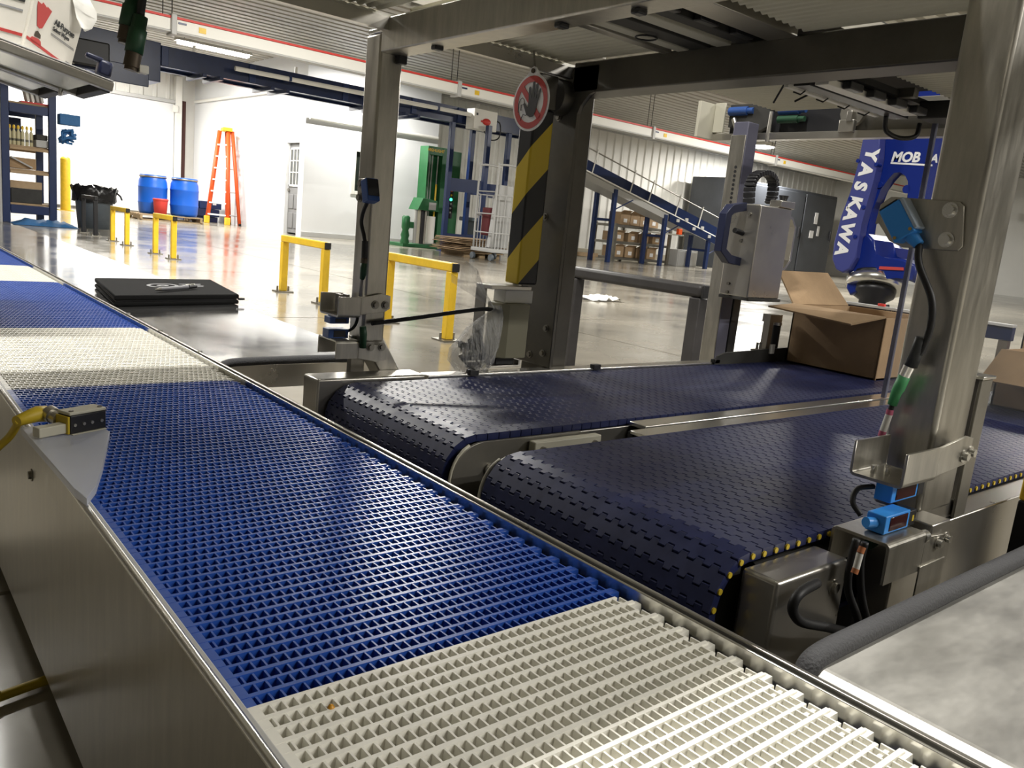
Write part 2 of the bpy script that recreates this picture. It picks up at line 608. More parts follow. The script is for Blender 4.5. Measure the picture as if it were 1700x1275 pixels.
# white duct beam with the red stripe
t = thing('ceiling_beam', 'long white hanging beam with a red stripe along its top edge', 'beam', (10, 10.2, 2.40))
obj('beam_body', MB().box(-4, 26, 10.12, 10.26, 2.374, 2.50, 0.004), WHITEP, t)
obj('stripe', MB().box(-4, 26, 10.115, 10.265, 2.503, 2.528, 0.002), REDL, t, 'red stripe')
obj('lower_lip', MB().box(-4, 26, 10.11, 10.27, 2.355, 2.372, 0.002), LGREY, t)
for x in (3.05, 7.0, 11.2, 15.0, 19.0):
    b = obj('joint_clamp', MB().box(x - 0.03, x + 0.03, 10.09, 10.29, 2.33, 2.55, 0.008), LGREY, t)
    obj('hanger_rod', MB().cyl((x, 10.19, 2.54), (x, 10.19, 3.46), 0.006, seg=6), DARK, b)
    obj('hanger_rod', MB().cyl((x - 0.10, 10.19, 2.54), (x - 0.10, 10.19, 3.46), 0.006, seg=6), DARK, b)
    obj('yellow_label', MB().box(x + 0.28, x + 0.36, 10.113, 10.12, 2.41, 2.47), YEL, t, 'yellow sticker')
    obj('blue_label', MB().box(x + 0.05, x + 0.14, 10.113, 10.12, 2.455, 2.475), BLUEP, t, 'small blue print')

# blue overhead conveyor on legs
t = thing('overhead_conveyor', 'navy blue overhead conveyor crossing the hall on tall blue legs', 'conveyor', (9.2, 13, 0))
for y in (13.0, 13.55):
    obj('side_beam', MB().prism([(y, 2.36), (y + 0.09, 2.36), (y + 0.09, 2.385), (y + 0.02, 2.385), (y + 0.02, 2.62), (y + 0.09, 2.62), (y + 0.09, 2.645), (y, 2.645)], 'x', 3.4, 10.95), BLUEN, t)
obj('deck', MB().box(3.4, 10.95, 13.02, 13.55, 2.40, 2.43), BLUEN, t)
for x in (3.75, 5.05, 6.65, 8.0, 9.0):
    obj('stiffener', MB().box(x, x + 0.10, 12.975, 13.0, 2.37, 2.635, 0.005), BLUEP, t)
for x in (4.3, 4.55, 5.35, 5.6, 7.1, 7.35, 7.8, 8.05):
    obj('cross_tab', MB().box(x, x + 0.06, 12.85, 13.62, 2.30, 2.355, 0.004), BLUEN, t)
obj('drive_cover', MB().prism([(2.46, 2.12), (3.72, 2.12), (3.72, 2.66), (2.46, 2.70)], 'y', 12.90, 13.6, 0.01), BLUEN, t)
obj('lower_guard', MB().box(2.6, 3.55, 12.86, 12.90, 2.02, 2.28, 0.01), BLUEN, t)
obj('motor', MB().box(2.45, 3.0, 12.7, 12.9, 2.15, 2.48, 0.02), BLACKM, t)
for x in (3.2, 4.2, 5.8, 7.4):
    obj('guide_bracket', MB().box(x, x + 0.04, 13.0, 13.03, 2.645, 2.74), WHITEP, t)
LX = [(8.80, 13.05), (9.42, 13.05), (9.05, 13.75), (9.85, 13.05), (10.55, 13.05), (10.2, 13.75)]
for x, y in [(8.90, 12.98), (9.42, 12.55), (9.75, 13.5), (10.3, 13.05)]:
    l = obj('leg', MB().box(x - 0.045, x + 0.045, y - 0.045, y + 0.045, 0.012, 2.36, 0.006), BLUEP, t)
    obj('foot_plate', MB().box(x - 0.09, x + 0.09, y - 0.09, y + 0.09, 0.0, 0.012), BLUEP, l)
for (xa, ya, xb, yb) in ((8.90, 12.98, 9.42, 12.55), (9.75, 13.5, 10.3, 13.05)):
    for z in (1.24, 0.24):
        d = Vector((xb - xa, yb - ya, 0))
        obj('cross_plate', MB().cbox(((xa + xb) / 2, (ya + yb) / 2, z), (d.length - 0.06, 0.02, 0.24 if z > 1 else 0.2), math.atan2(d.y, d.x)), BLUEP, t)
for z in (1.12,):
    d = Vector((0.88, 0.5, 0))
    obj('cross_bar', MB().cbox((9.86, 12.8, z), (0.98, 0.05, 0.09), math.atan2(0.5, 0.88)), BLUEP, t)

obj('conduit_pipe', MB().cyl((4.75, 12.78, 2.50), (9.3, 12.78, 2.52), 0.035), WHITEP, t, 'white conduit pipe')
for x in (5.6, 7.0, 8.4):
    obj('conduit_clip', MB().box(x, x + 0.04, 12.74, 13.0, 2.47, 2.55), BLUEP, t)

cb_ = obj('control_box', MB().box(9.15, 9.68, 12.66, 12.92, 2.28, 2.64, 0.01), WHITEP, t, 'white control box with red print')
t = cb_
obj('emblem', MB().lathe((9.43, 12.655, 2.43), [(0.001, 0), (0.06, 0), (0.06, 0.006), (0.001, 0.006)], 16, Matrix.Rotation(PI / 2, 3, 'X') @ Matrix.Diagonal((1.6, 1, 1))), RED, t)
obj('print', MB().box(9.30, 9.40, 12.652, 12.66, 2.41, 2.445), INKR, t)
obj('switch', MB().box(9.19, 9.22, 12.645, 12.66, 2.52, 2.56), BLACKM, t)
obj('cable', MB().tube(spline([(9.66, 12.75, 2.5), (9.80, 12.72, 2.45), (9.80, 12.72, 2.20), (9.62, 12.76, 2.14), (9.50, 12.8, 2.28)]), 0.012, 6), BLACK, t)

ORD = ['first', 'second', 'third', 'fourth', 'fifth', 'sixth']
# blue rack at the left with shelves
rk = thing('storage_rack', 'tall blue steel rack with plywood shelves at the left edge', 'rack', (2.0, 12.9, 0))
for x in (1.735, 2.275):
    for y in (12.6, 13.5):
        obj('upright', MB().box(x - 0.045, x + 0.045, y - 0.04, y + 0.04, 0, 2.05, 0.006), BLUEP, rk)
for z in (1.40, 0.86, 0.12, 0.56):
    lo = z in (0.56, 0.86)
    h = 0.035 if lo else 0.11
    for y in (12.57, 13.48):
        obj('beam', MB().box(1.785, 2.225, y, y + 0.03, z + 0.11 - h, z + 0.11, 0.004), PLY if lo else BLUEP, rk)
    obj('shelf_board', MB().box(1.74, 2.27, 12.645, 13.455, z + 0.11, z + 0.135), PLY, rk)
obj('diagonal_brace', MB().cyl((1.80, 12.66, 0.84), (2.05, 12.66, 0.72), 0.012, seg=6), LGREY, rk)
obj('back_panel', MB().box(1.79, 2.05, 13.46, 13.475, 1.0, 1.38), BLUEN, rk)
obj('ladder_rail', MB().cyl((1.66, 12.5, 0.0), (1.645, 12.5, 2.2), 0.022), LGREY, rk)
for z in (0.2, 0.6, 1.0, 1.4):
    obj('rung', MB().cyl((1.40, 12.5, z), (1.655, 12.5, z), 0.014, seg=6), LGREY, rk)
for i in range(6):
    for j in range(1):
        b = MB().lathe((1.80 + 0.049 * i, 12.68 + 0.09 * j, 0.995), [(0.021, 0), (0.0225, 0.02), (0.0225, 0.16), (0.010, 0.19), (0.010, 0.205)], 10)
        o = thing('spray_can', ORD[i] + ' yellow capped spray can from the left on the blue rack', 'can', (1.80 + 0.049 * i, 12.68 + 0.09 * j, 0.995), 'spray cans on the blue rack')
        obj('can_body', b, mat('can_label', (0.55, 0.50, 0.30), 0.4), o)
        obj('band', MB().cyl((1.80 + 0.049 * i, 12.68 + 0.09 * j, 1.045), (1.80 + 0.049 * i, 12.68 + 0.09 * j, 1.075), 0.0230, seg=10), INK, o)
        obj('cap', MB().lathe((1.80 + 0.049 * i, 12.68 + 0.09 * j, 1.20), [(0.016, 0), (0.016, 0.03), (0.008, 0.045)], 8), YEL, o)
solo('parts_bin', MB().box(2.09, 2.23, 12.62, 12.95, 0.995, 1.09, 0.008), LGREY, 'light grey flat box beside the spray cans on the blue rack', 'box')
solo('parts_bin', MB().box(2.10, 2.23, 12.64, 12.95, 1.092, 1.16, 0.006), DARK, 'dark tray lying on the light grey box on the blue rack', 'tray')
o = thing('document_rack', 'row of white binders leaning on the top shelf of the blue rack', 'binders', (2.1, 12.8, 1.535))
for i in range(4):
    obj('binder', MB().cbox((2.0 + 0.055 * i, 12.77, 1.665), (0.03, 0.2, 0.2), Matrix.Rotation(-0.2, 3, 'Y')), WHITEP if i != 2 else LGREY, o)
obj('tray', MB().box(1.93, 2.24, 12.64, 12.9, 1.535, 1.555), RED, o)
solo('carton', MB().box(1.72, 2.10, 12.7, 13.2, 0.70, 0.84, 0.006), CARD, 'brown carton under the middle shelf of the blue rack', 'box')
solo('carton', MB().box(1.80, 2.16, 12.65, 13.3, 0.256, 0.44, 0.006), DARK, 'dark low box on the lowest shelf of the blue rack', 'box')
solo('wood_block', MB().box(1.72, 2.16, 12.66, 12.80, 0.445, 0.54, 0.004), PLY, 'pale timber plank on the dark box in the blue rack', 'plank')
solo('filter_pack', MB().box(2.37, 2.62, 12.62, 12.80, 1.33, 1.47, 0.01), TARP, 'blue green pack fixed to the outside of the blue rack', 'pack')
mb = MB()
for k in range(14):
    mb.tube([(2.37 + 0.23 * random.random(), 12.62 + 0.15 * random.random(), 1.08 + 0.2 * random.random()) for _ in range(3)], 0.02, 5)
solo('strap_bundle', mb, TARP, 'blue strap bundle hanging on the side of the blue rack', 'straps')
mb = MB()
n = 16
vs, fs = [], []
for i in range(n):
    for j in range(9):
        u, v = i / (n - 1), j / 8
        edge = min(u, 1 - u, v, 1 - v) * 5
        h = min(1, edge) * (0.03 + 0.05 * random.random())
        vs.append(Vector((1.72 + 0.72 * u + 0.05 * random.random(), 11.95 + 0.5 * v + 0.05 * random.random(), 0.004 + h)))
for i in range(n - 1):
    for j in range(8):
        a = i * 9 + j
        fs.append((a, a + 9, a + 10, a + 1))
mb.faces(vs, fs, True)
solo('tarp', mb, TARP, 'crumpled blue tarp lying on the floor at the foot of the rack', 'tarp')

t = thing('bollard', 'thick yellow steel bollard by the white wall', 'bollard', (3.70, 19.2, 0))
obj('post', MB().lathe((3.70, 19.2, 0), [(0.095, 0), (0.095, 1.02), (0.085, 1.06), (0.04, 1.085)], 20), YEL, t)
obj('base_plate', MB().box(3.56, 3.84, 19.06, 19.34, 0, 0.012), YEL, t)

# bin with black liner
t = thing('trash_bin', 'grey round trash bin with an overhanging black liner bag', 'bin', (2.75, 12.45, 0))
obj('tub', MB().lathe((2.75, 12.45, 0), [(0.01, 0.01), (0.20, 0.0), (0.245, 0.50), (0.255, 0.52)], 24), GREYP, t)
mb = MB()
prof = [(0.262, 0.36), (0.268, 0.46), (0.285, 0.55), (0.24, 0.56), (0.20, 0.50), (0.01, 0.47)]
mb.lathe((2.75, 12.45, 0), prof, 40)
for v in mb.bm.verts:
    k = random.uniform(0.94, 1.07)
    v.co.x = 2.75 + (v.co.x - 2.75) * k
    v.co.y = 12.45 + (v.co.y - 12.45) * k
    v.co.z += random.uniform(-0.025, 0.03)
mb.tube([(3.02, 12.4, 0.50), (3.06, 12.36, 0.46), (3.08, 12.36, 0.41)], 0.012, 6)
obj('liner', mb, BAGB, t, 'black plastic liner')

# guard rails


def guard(y0, y1, top, m, label, wd=0.022, group=None, thick=False):
    t = thing('guard_rail', label, 'barrier', (2.36, (y0 + y1) / 2, 0), group)
    for y in (y0, y1):
        p = obj('post', MB().box(2.36 - wd, 2.36 + wd, y - wd, y + wd, 0.008, top - 2 * wd, 0.004), m, t)
        obj('base_plate', MB().box(2.36 - 0.055, 2.36 + 0.055, y - 0.055, y + 0.055, 0, 0.008), STEELD, p)
        for sx in (-0.04, 0.04):
            obj('anchor_bolt', MB().cyl((2.36 + sx, y, 0.008), (2.36 + sx, y, 0.04), 0.007, seg=6), STEELD, p)
    obj('top_rail', MB().box(2.36 - wd, 2.36 + wd, y0 - wd, y1 + wd, top - 2 * wd, top, 0.006 if not thick else 0.014), m, t)
    obj('end_cap', MB().box(2.36 - wd * 0.9, 2.36 + wd * 0.9, y0 - wd - 0.012, y0 - wd, top - 1.95 * wd, top - 0.05 * wd, 0.003), BLACK, t)
    return t


guard(4.72, 5.33, 0.385, YEL, 'yellow guard rail left of the front left steel post')
guard(3.34, 3.94, 0.39, YEL, 'yellow guard rail right of the front left steel post, behind the plastic bag')
guard(7.72, 8.27, 0.385, YEL, 'yellow guard rail in front of the red bucket and pallet')
guard(9.27, 9.85, 0.382, YEL, 'yellow guard rail just right of the trash bin')
guard(10.62, 11.22, 0.455, BLACKM, 'black guard rail standing in front of the trash bin')
guard(1.82, 2.45, 0.462, mat('worn_black_tube', (0.045, 0.042, 0.042), 0.5, var=0.3), 'dark worn guard rail behind the belt, right of the striped post', 0.024, None, True)

# pallet, drums, bucket
t = thing('pallet', 'weathered wooden pallet under the two blue drums', 'pallet', (5.22, 17.7, 0))
for k in range(6):
    obj('deck_board', MB().cbox((5.22, 17.28 + 0.17 * k, 0.108), (1.24, 0.11, 0.022), random.uniform(-0.02, 0.02)), WOOD, t)
for x in (4.64, 5.22, 5.80):
    obj('stringer', MB().prism([(17.2, 0.022), (17.2, 0.097), (18.2, 0.097), (18.2, 0.022), (18.0, 0.022), (17.9, 0.055), (17.75, 0.055), (17.7, 0.022)], 'x', x - 0.022, x + 0.022), WOOD, t)
for y in (17.28, 17.7, 18.12):
    obj('bottom_board', MB().box(4.6, 5.84, y - 0.05, y + 0.05, 0, 0.022), WOOD, t)


def drum(x, y, label, tilt=0):
    t = thing('drum', label, 'barrel', (x, y, 0.119))
    obj('shell', MB().lathe((x, y, 0.119), [(0.02, 0.0), (0.235, 0.0), (0.262, 0.05), (0.272, 0.19), (0.278, 0.21), (0.280, 0.225), (0.274, 0.24), (0.276, 0.50), (0.282, 0.515), (0.282, 0.53), (0.275, 0.545), (0.268, 0.64), (0.245, 0.70), (0.24, 0.72), (0.02, 0.72)], 32), DRUM, t)
    obj('lid', MB().lathe((x, y, 0.119), [(0.02, 0.722), (0.245, 0.722), (0.252, 0.735), (0.252, 0.765), (0.24, 0.77), (0.02, 0.765)], 32), DRUM, t)
    obj('clamp_ring', MB().lathe((x, y, 0.119), [(0.246, 0.715), (0.258, 0.722), (0.258, 0.745), (0.246, 0.75)], 32), STEELD, t)


drum(5.00, 17.75, 'left blue plastic drum on the pallet, behind the red bucket')
drum(5.58, 17.62, 'right blue plastic drum on the pallet, nearer the ladder')
t = thing('bucket', 'red plastic bucket with a lid in front of the left blue drum', 'bucket', (5.03, 17.28, 0.119))
obj('pail', MB().lathe((5.03, 17.32, 0.119), [(0.01, 0), (0.115, 0), (0.135, 0.27), (0.138, 0.28)], 20), RED, t)
obj('lid', MB().lathe((5.03, 17.32, 0.119), [(0.138, 0.275), (0.146, 0.28), (0.146, 0.31), (0.13, 0.318), (0.01, 0.316)], 20), RED, t)

# blue floor unit behind the ladder
t = thing('floor_unit', 'low dark blue stepped machine on the floor beside the blue drums', 'machine', (6.4, 19, 0))
obj('base', MB().box(5.98, 6.74, 18.9, 19.4, 0.0, 0.12, 0.01), BLUEN, t)
obj('lower_tier', MB().box(5.95, 6.76, 18.86, 19.45, 0.125, 0.29, 0.01), BLUEN, t)
obj('upper_tier', MB().box(6.32, 6.80, 18.86, 19.4, 0.295, 0.46, 0.01), BLUEP, t)
obj('knob', MB().box(6.22, 6.32, 18.9, 19.0, 0.295, 0.45, 0.01), BLUEN, t)
obj('label', MB().box(6.60, 6.68, 18.855, 18.86, 0.39, 0.42), INKW, t, 'white sticker')

# ladder
t = thing('step_ladder', 'orange fibreglass step ladder with yellow top standing by the white wall', 'ladder', (6.6, 18.3, 0))
fa, fb, bt = Vector((6.40, 18.10, 0)), Vector((6.68, 17.95, 0)), 2.03
tp = Vector((6.66, 18.35, 2.03))
for k, (a, q) in enumerate(((Vector((6.30, 18.35, 0)), Vector((6.60, 18.55, 2.0))), (Vector((6.58, 17.88, 0)), Vector((6.70, 18.30, 2.0))))):
    d = (q - a)
    obj('front_rail', MB().tube([a, q], 0.052, 4), ORANGE, t)
    obj('foot', MB().box(a.x - 0.05, a.x + 0.05, a.y - 0.05, a.y + 0.05, 0, 0.16, 0.01), YEL, t)
for k, (a, q) in enumerate(((Vector((6.84, 18.45, 0)), Vector((6.74, 18.52, 2.0))), (Vector((6.86, 17.90, 0)), Vector((6.78, 18.28, 2.0))))):
    obj('rear_rail', MB().tube([a, q], 0.042, 4), ORANGE, t)
    obj('foot', MB().box(a.x - 0.03, a.x + 0.03, a.y - 0.03, a.y + 0.03, 0, 0.05, 0.006), BLACK, t)
for k in range(7):
    f = 0.10 + 0.125 * k
    p = Vector((6.30, 18.35, 0)).lerp(Vector((6.60, 18.55, 2.0)), f)
    q = Vector((6.58, 17.88, 0)).lerp(Vector((6.70, 18.30, 2.0)), f)
    obj('step', MB().cbox((p + q) / 2, ((q - p).length, 0.075, 0.03), math.atan2(q.y - p.y, q.x - p.x)), WHITEP, t)
    if k % 2 == 0:
        p = Vector((6.84, 18.45, 0)).lerp(Vector((6.74, 18.52, 2.0)), f)
        q = Vector((6.86, 17.90, 0)).lerp(Vector((6.78, 18.28, 2.0)), f)
        obj('rear_bar', MB().cyl(p, q, 0.012, seg=6), LGREY, t)
obj('top_cap', MB().cbox((6.70, 18.41, 2.03), (0.20, 0.36, 0.08), -0.2, 0.015), YEL, t, 'yellow top cap')

# green stretch wrapper
t = thing('wrapping_machine', 'green upright stretch wrapping machine with a yellow strip by the white wall', 'machine', (9.1, 13.9, 0))
obj('mast_side', MB().box(8.98, 9.03, 13.85, 14.15, 0.1, 1.96, 0.006), GREENM, t)
obj('mast_side', MB().box(9.32, 9.44, 13.85, 14.15, 0.1, 1.96, 0.006), GREENM, t)
obj('mast_back', MB().box(9.03, 9.32, 14.0, 14.15, 0.1, 1.80, 0.004), mat('green_mast_panel', (0.02, 0.14, 0.05), 0.5), t)  # mast back in nearly the same green as the machine paint
obj('mast_top', MB().box(9.03, 9.32, 13.85, 14.15, 1.80, 1.96, 0.006), GREENM, t)
text('lettering', 'HIGHLIGHT', 0.075, YEL, t, (9.16, 13.846, 1.885), (1, 0, 0), (0, 0, 1), bold=0.002)
for x in (9.08, 9.14, 9.27):
    obj('guide_rod', MB().cyl((x, 13.93, 0.12), (x, 13.93, 1.8), 0.012, seg=8), LGREY, t)
obj('chain_strip', MB().box(9.20, 9.235, 13.84, 13.85, 0.55, 1.25), YEL, t)
obj('side_cabinet', MB().box(9.46, 9.80, 13.88, 14.3, 0.1, 1.93, 0.008), GREENM, t)
p = obj('control_panel', MB().box(9.50, 9.66, 13.85, 13.88, 0.62, 1.22, 0.006), BLACKM, t)
for k, m in enumerate((INKR, YEL, GLOWG, LGREY, LGREY, LGREY)):
    obj('button', MB().cyl((9.60, 13.85, 1.16 - 0.085 * k), (9.60, 13.835, 1.16 - 0.085 * k), 0.02 if k != 2 else 0.03, seg=10), m, p)
obj('base_plate', MB().box(8.4, 9.8, 13.6, 14.3, 0.0, 0.06, 0.006), GREENM, t)
obj('carriage_roof', MB().prism([(8.62, 0.72), (9.10, 0.72), (9.05, 0.92), (8.72, 0.95)], 'y', 13.5, 13.85, 0.008), GREENM, t)
obj('carriage_window', MB().box(8.86, 9.02, 13.49, 13.5, 0.74, 0.88), LGREY, t)
for x, r, m in ((8.66, 0.035, LGREY), (8.72, 0.045, CREAM), (8.80, 0.05, BLACKM), (8.88, 0.03, STEEL)):
    obj('roller', MB().cyl((x, 13.62, 0.08), (x, 13.62, 0.72), r), m, t)
obj('film_roll', MB().cyl((9.01, 13.62, 0.1), (9.01, 13.62, 0.62), 0.085), WHITEP, t)
mt = obj('gear_motor', MB().lathe((8.47, 13.66, 0.06), [(0.08, 0), (0.09, 0.03), (0.07, 0.1), (0.085, 0.16), (0.06, 0.26), (0.08, 0.30), (0.08, 0.50), (0.05, 0.53)], 16), GREENM, t)
obj('terminal_box', MB().box(8.53, 8.62, 13.6, 13.7, 0.36, 0.48, 0.008), GREENM, mt)

# grey tote, cardboard stack, wire cart
t = thing('tote_bin', 'grey plastic tote standing between the blue legs of the overhead conveyor', 'bin', (10.6, 13.9, 0))
mb = MB()
mb.prism([(10.30, 0.10), (10.75, 0.10), (10.85, 0.60), (10.2, 0.60)], 'y', 13.7, 14.2, 0.01)
obj('tub', mb, GREYP, t)
obj('rim', MB().box(10.12, 10.93, 13.65, 14.25, 0.60, 0.68, 0.015), GREYP, t)
obj('dolly', MB().box(10.35, 10.72, 13.75, 14.15, 0.0, 0.10), DARK, t)
t = thing('cardboard_stack', 'stack of flattened cardboard on a wooden pallet beside the wire cart', 'cardboard', (8.55, 11.6, 0))
for k in range(3):
    obj('pallet_block', MB().box(8.2 + 0.32 * k, 8.32 + 0.32 * k, 11.3, 12.0, 0, 0.075), WOOD, t)
obj('pallet_deck', MB().box(8.15, 9.0, 11.25, 12.05, 0.075, 0.10), WOOD, t)
for k in range(9):
    obj('sheet', MB().cbox((8.55 + random.uniform(-0.05, 0.05), 11.62, 0.113 + 0.024 * k), (1.0 + random.uniform(-0.12, 0.1), 0.8, 0.012), random.uniform(-0.08, 0.08)), CARD if k % 3 else CARDD, t)
t = thing('wire_cart', 'tall pale grey wire roll cart loaded with grey panels', 'cart', (8.42, 10.6, 0))
X0, X1, Y0, Y1 = 8.15, 8.60, 10.5, 11.0
for x, y in ((X0, Y0), (X1, Y0), (X0, Y1), (X1, Y1)):
    obj('caster', MB().cyl((x - 0.02, y, 0.06), (x + 0.02, y, 0.06), 0.055), GREYP, t)
obj('base_frame', MB().box(X0 - 0.03, X1 + 0.03, Y0 - 0.03, Y1 + 0.03, 0.14, 0.20, 0.008), LGREY, t)
for y in (Y0, Y1):
    obj('end_frame', MB().tube(spline([(X0, y, 0.2), (X0, y, 1.42), (X0 + 0.05, y, 1.52), (X1 - 0.05, y, 1.52), (X1, y, 1.42), (X1, y, 0.2)], 5), 0.018, 6), LGREY, t)
    for k in range(1, 7):
        x = X0 + (X1 - X0) * k / 7
        obj('wire', MB().cyl((x, y, 0.2), (x, y, 1.05 if k % 2 else 0.72), 0.009, seg=6), LGREY, t)
    for z in (0.45, 0.72, 1.05):
        obj('cross_bar', MB().cyl((X0, y, z), (X1, y, z), 0.011, seg=6), LGREY, t)
for z in (0.45, 0.75, 1.1):
    obj('side_bar', MB().cyl((X0, Y0, z), (X0, Y1, z), 0.011, seg=6), LGREY, t)
obj('panel_load', MB().prism([(X0 + 0.05, 0.22), (X1 - 0.04, 0.22), (X1 - 0.02, 1.22), (X0 + 0.14, 1.22)], 'y', 10.62, 10.72, 0.01), LGREY, t)
obj('dark_load', MB().box(X0 + 0.08, X1 - 0.06, 10.75, 10.95, 0.4, 0.85, 0.02), mat('maroon_cloth', (0.12, 0.02, 0.025), 0.8), t)

# inclined conveyor
t = thing('incline_conveyor', 'blue inclined conveyor sloping down to the right in front of the ribbed wall', 'conveyor', (14.5, 13.2, 0))
XA, ZA, XB, ZB = 11.0, 2.46, 17.6, 0.965
sl = (ZB - ZA) / (XB - XA)


def inc(z0, z1, y0, y1, xa=XA, xb=XB):
    return MB().prism([(xa, ZA + sl * (xa - XA) + z0), (xb, ZA + sl * (xb - XA) + z0), (xb, ZA + sl * (xb - XA) + z1), (xa, ZA + sl * (xa - XA) + z1)], 'y', y0, y1)


for y in (13.0, 13.55):
    obj('side_rail', inc(-0.22, 0.0, y, y + 0.05), BLUEN, t)
    obj('cover_strip', inc(-0.245, -0.22, y - 0.03, y + 0.06), WHITEP, t)
obj('belt', inc(-0.08, -0.05, 13.05, 13.55), BLACK, t)
obj('under_pan', inc(-0.40, -0.26, 13.02, 13.58, XA, 16.3), LGREY, t)
obj('drive_side', inc(-0.42, -0.245, 12.97, 13.0, 15.3, 17.4), BLUEN, t)
for k in range(6):
    x = 15.55 + 0.32 * k
    z = ZA + sl * (x - XA)
    obj('access_plate', MB().box(x, x + 0.11, 12.955, 12.97, z - 0.36 + 0.12 * (k % 2), z - 0.29 + 0.12 * (k % 2)), LGREY, t)
pts = [(x, 13.0, ZA + sl * (x - XA) + 0.24) for x in (11.2, 13, 15, 17.4)]
gr = obj('guide_rail', MB().tube(pts, 0.014, 6), STEELD, t)
for x in (12.6, 13.85, 14.5, 15.5, 16.4):
    z = ZA + sl * (x - XA)
    obj('guide_post', MB().cyl((x, 12.98, z - 0.22), (x + 0.12, 12.98, z + 0.27), 0.016, seg=6), WHITEP, t)
for x in (13.42, 15.2, 16.95):
    zt = ZA + sl * (x - XA) - 0.40
    for y in (13.02, 13.58):
        l = obj('leg', MB().box(x - 0.05, x + 0.05, y - 0.04, y + 0.04, 0, zt + 0.1, 0.006), BLUEP, t)
    obj('leg_tie', MB().box(x - 0.02, x + 0.02, 13.06, 13.54, zt * 0.6, zt * 0.6 + 0.06), BLUEP, t)
    if zt > 0.6:
        obj('brace', MB().cyl((x + 0.02, 13.02, zt - 0.35), (x + 0.6, 13.02, zt - 0.08), 0.015, seg=6), BLUEP, t)
obj('stop_box', MB().box(15.62, 15.75, 12.9, 12.98, 0.78, 0.92, 0.008), ORANGE, t, 'small orange stop box')

# carton shelf under the incline
t = thing('carton_shelf', 'grey three tier shelf of cartons under the blue incline', 'shelf', (15.4, 14.1, 0))
for x in (14.45, 15.45, 16.45):
    for y in (13.86, 14.56):
        obj('upright', MB().box(x - 0.04, x + 0.04, y - 0.03, y + 0.03, 0, 0.9), STEELD, t)
for z in (0.04, 0.42, 0.82):
    obj('shelf_board', MB().box(14.4, 16.5, 13.90, 14.52, z, z + 0.06), STEELD, t)
obj('white_edge', MB().box(14.75, 16.9, 13.78, 13.85, 0.76, 0.80), WHITEP, t)
cn = 0
for z, h, xs_ in ((0.105, 0.26, (14.75, 15.15, 15.55, 15.95)), (0.485, 0.22, (14.7, 15.2, 15.6, 16.1)), (0.885, 0.30, (14.85, 15.2, 15.55, 15.9))):
    for x in xs_:
        lv = {0.105: 'bottom', 0.485: 'middle', 0.885: 'top'}[z]
        o = thing('carton', '%s brown carton from the left on the %s tier of the grey shelf' % (ORD[xs_.index(x)], lv), 'box', (x, 14.1, z), 'cartons on the %s tier' % lv)
        obj('carton_body', MB().box(x - 0.17, x + 0.17, 13.96, 14.36, z, z + h, 0.006), CARD, o)
        obj('label', MB().box(x - 0.06, x + 0.06, 13.955, 13.96, z + 0.06, z + 0.15), INKW, o)
        obj('flap', MB().cbox((x, 13.925, z + h + 0.02), (0.32, 0.10, 0.006), Matrix.Rotation(-0.5, 3, 'X')), CARD, o)
for k in range(2):
    x = 16.85 + 0.42 * k
    o = thing('switch_cabinet', ['left one of the two grey floor boxes beside the carton shelf', 'right one of the two grey floor boxes beside the carton shelf'][k], 'box', (x, 13.85, 0))
    obj('body', MB().box(x - 0.19, x + 0.19, 13.7, 14.0, 0.0, 0.42, 0.008), LGREY, o)
    obj('door', MB().box(x - 0.16, x + 0.16, 13.685, 13.7, 0.03, 0.38, 0.004), LGREY, o)
t = thing('machine_cabinet', 'big dark grey cabinet with paper notices behind the robot', 'cabinet', (21, 14.3, 0))
obj('body', MB().box(18.8, 24.2, 13.9, 15.3, 0, 2.46, 0.02), CAB, t)
for k in range(3):
    d = obj('door', MB().box(18.86 + 1.78 * k, 20.58 + 1.78 * k, 13.86, 13.9, 0.1, 2.38, 0.015), CAB, t)
    obj('handle', MB().box(20.44 + 1.78 * k, 20.50 + 1.78 * k, 13.82, 13.86, 1.1, 1.4, 0.006), BLACKM, d)
for (x, z, a, b) in ((23.0, 1.55, 0.18, 0.34), (22.85, 1.12, 0.22, 0.22), (23.25, 1.2, 0.12, 0.3)):
    obj('notice', MB().box(x, x + a, 13.845, 13.85, z, z + b), INKW, t, 'white paper notice')
t = thing('wall_valve', 'small grey pipe valve fixed to the ribbed white wall', 'valve', (20.2, 15.5, 1.7))
obj('body', MB().box(20.15, 20.35, 15.40, 15.58, 1.85, 2.0, 0.02), LGREY, t)
obj('pipe', MB().cyl((20.25, 15.5, 1.45), (20.25, 15.5, 2.1), 0.04), LGREY, t)
obj('lever', MB().cyl((20.25, 15.42, 1.95), (20.6, 15.38, 1.92), 0.025), LGREY, t)
solo('timber', MB().box(12.5, 14.1, 14.0, 14.09, 0.06, 0.15, 0.004).box(12.6, 12.68, 13.96, 14.12, 0, 0.06).box(13.9, 13.98, 13.96, 14.12, 0, 0.06), PLY, 'pale timber plank lying along the floor by the ribbed wall', 'plank')
mb = MB()
vs, fs = [], []
for i in range(9):
    for j in range(7):
        vs.append(Vector((5.28 + 0.05 * i + random.uniform(-.02, .02), 5.22 + 0.05 * j + random.uniform(-.02, .02), 0.004 + 0.035 * random.random() + 0.03 * math.exp(-((i - 5) ** 2 + (j - 3) ** 2) / 4))))
for i in range(8):
    for j in range(6):
        a = i * 7 + j
        fs.append((a, a + 7, a + 8, a + 1))
mb.faces(vs, fs)
solo('paper_scrap', mb, WHITEP, 'crumpled white paper lying alone on the polished floor', 'paper')

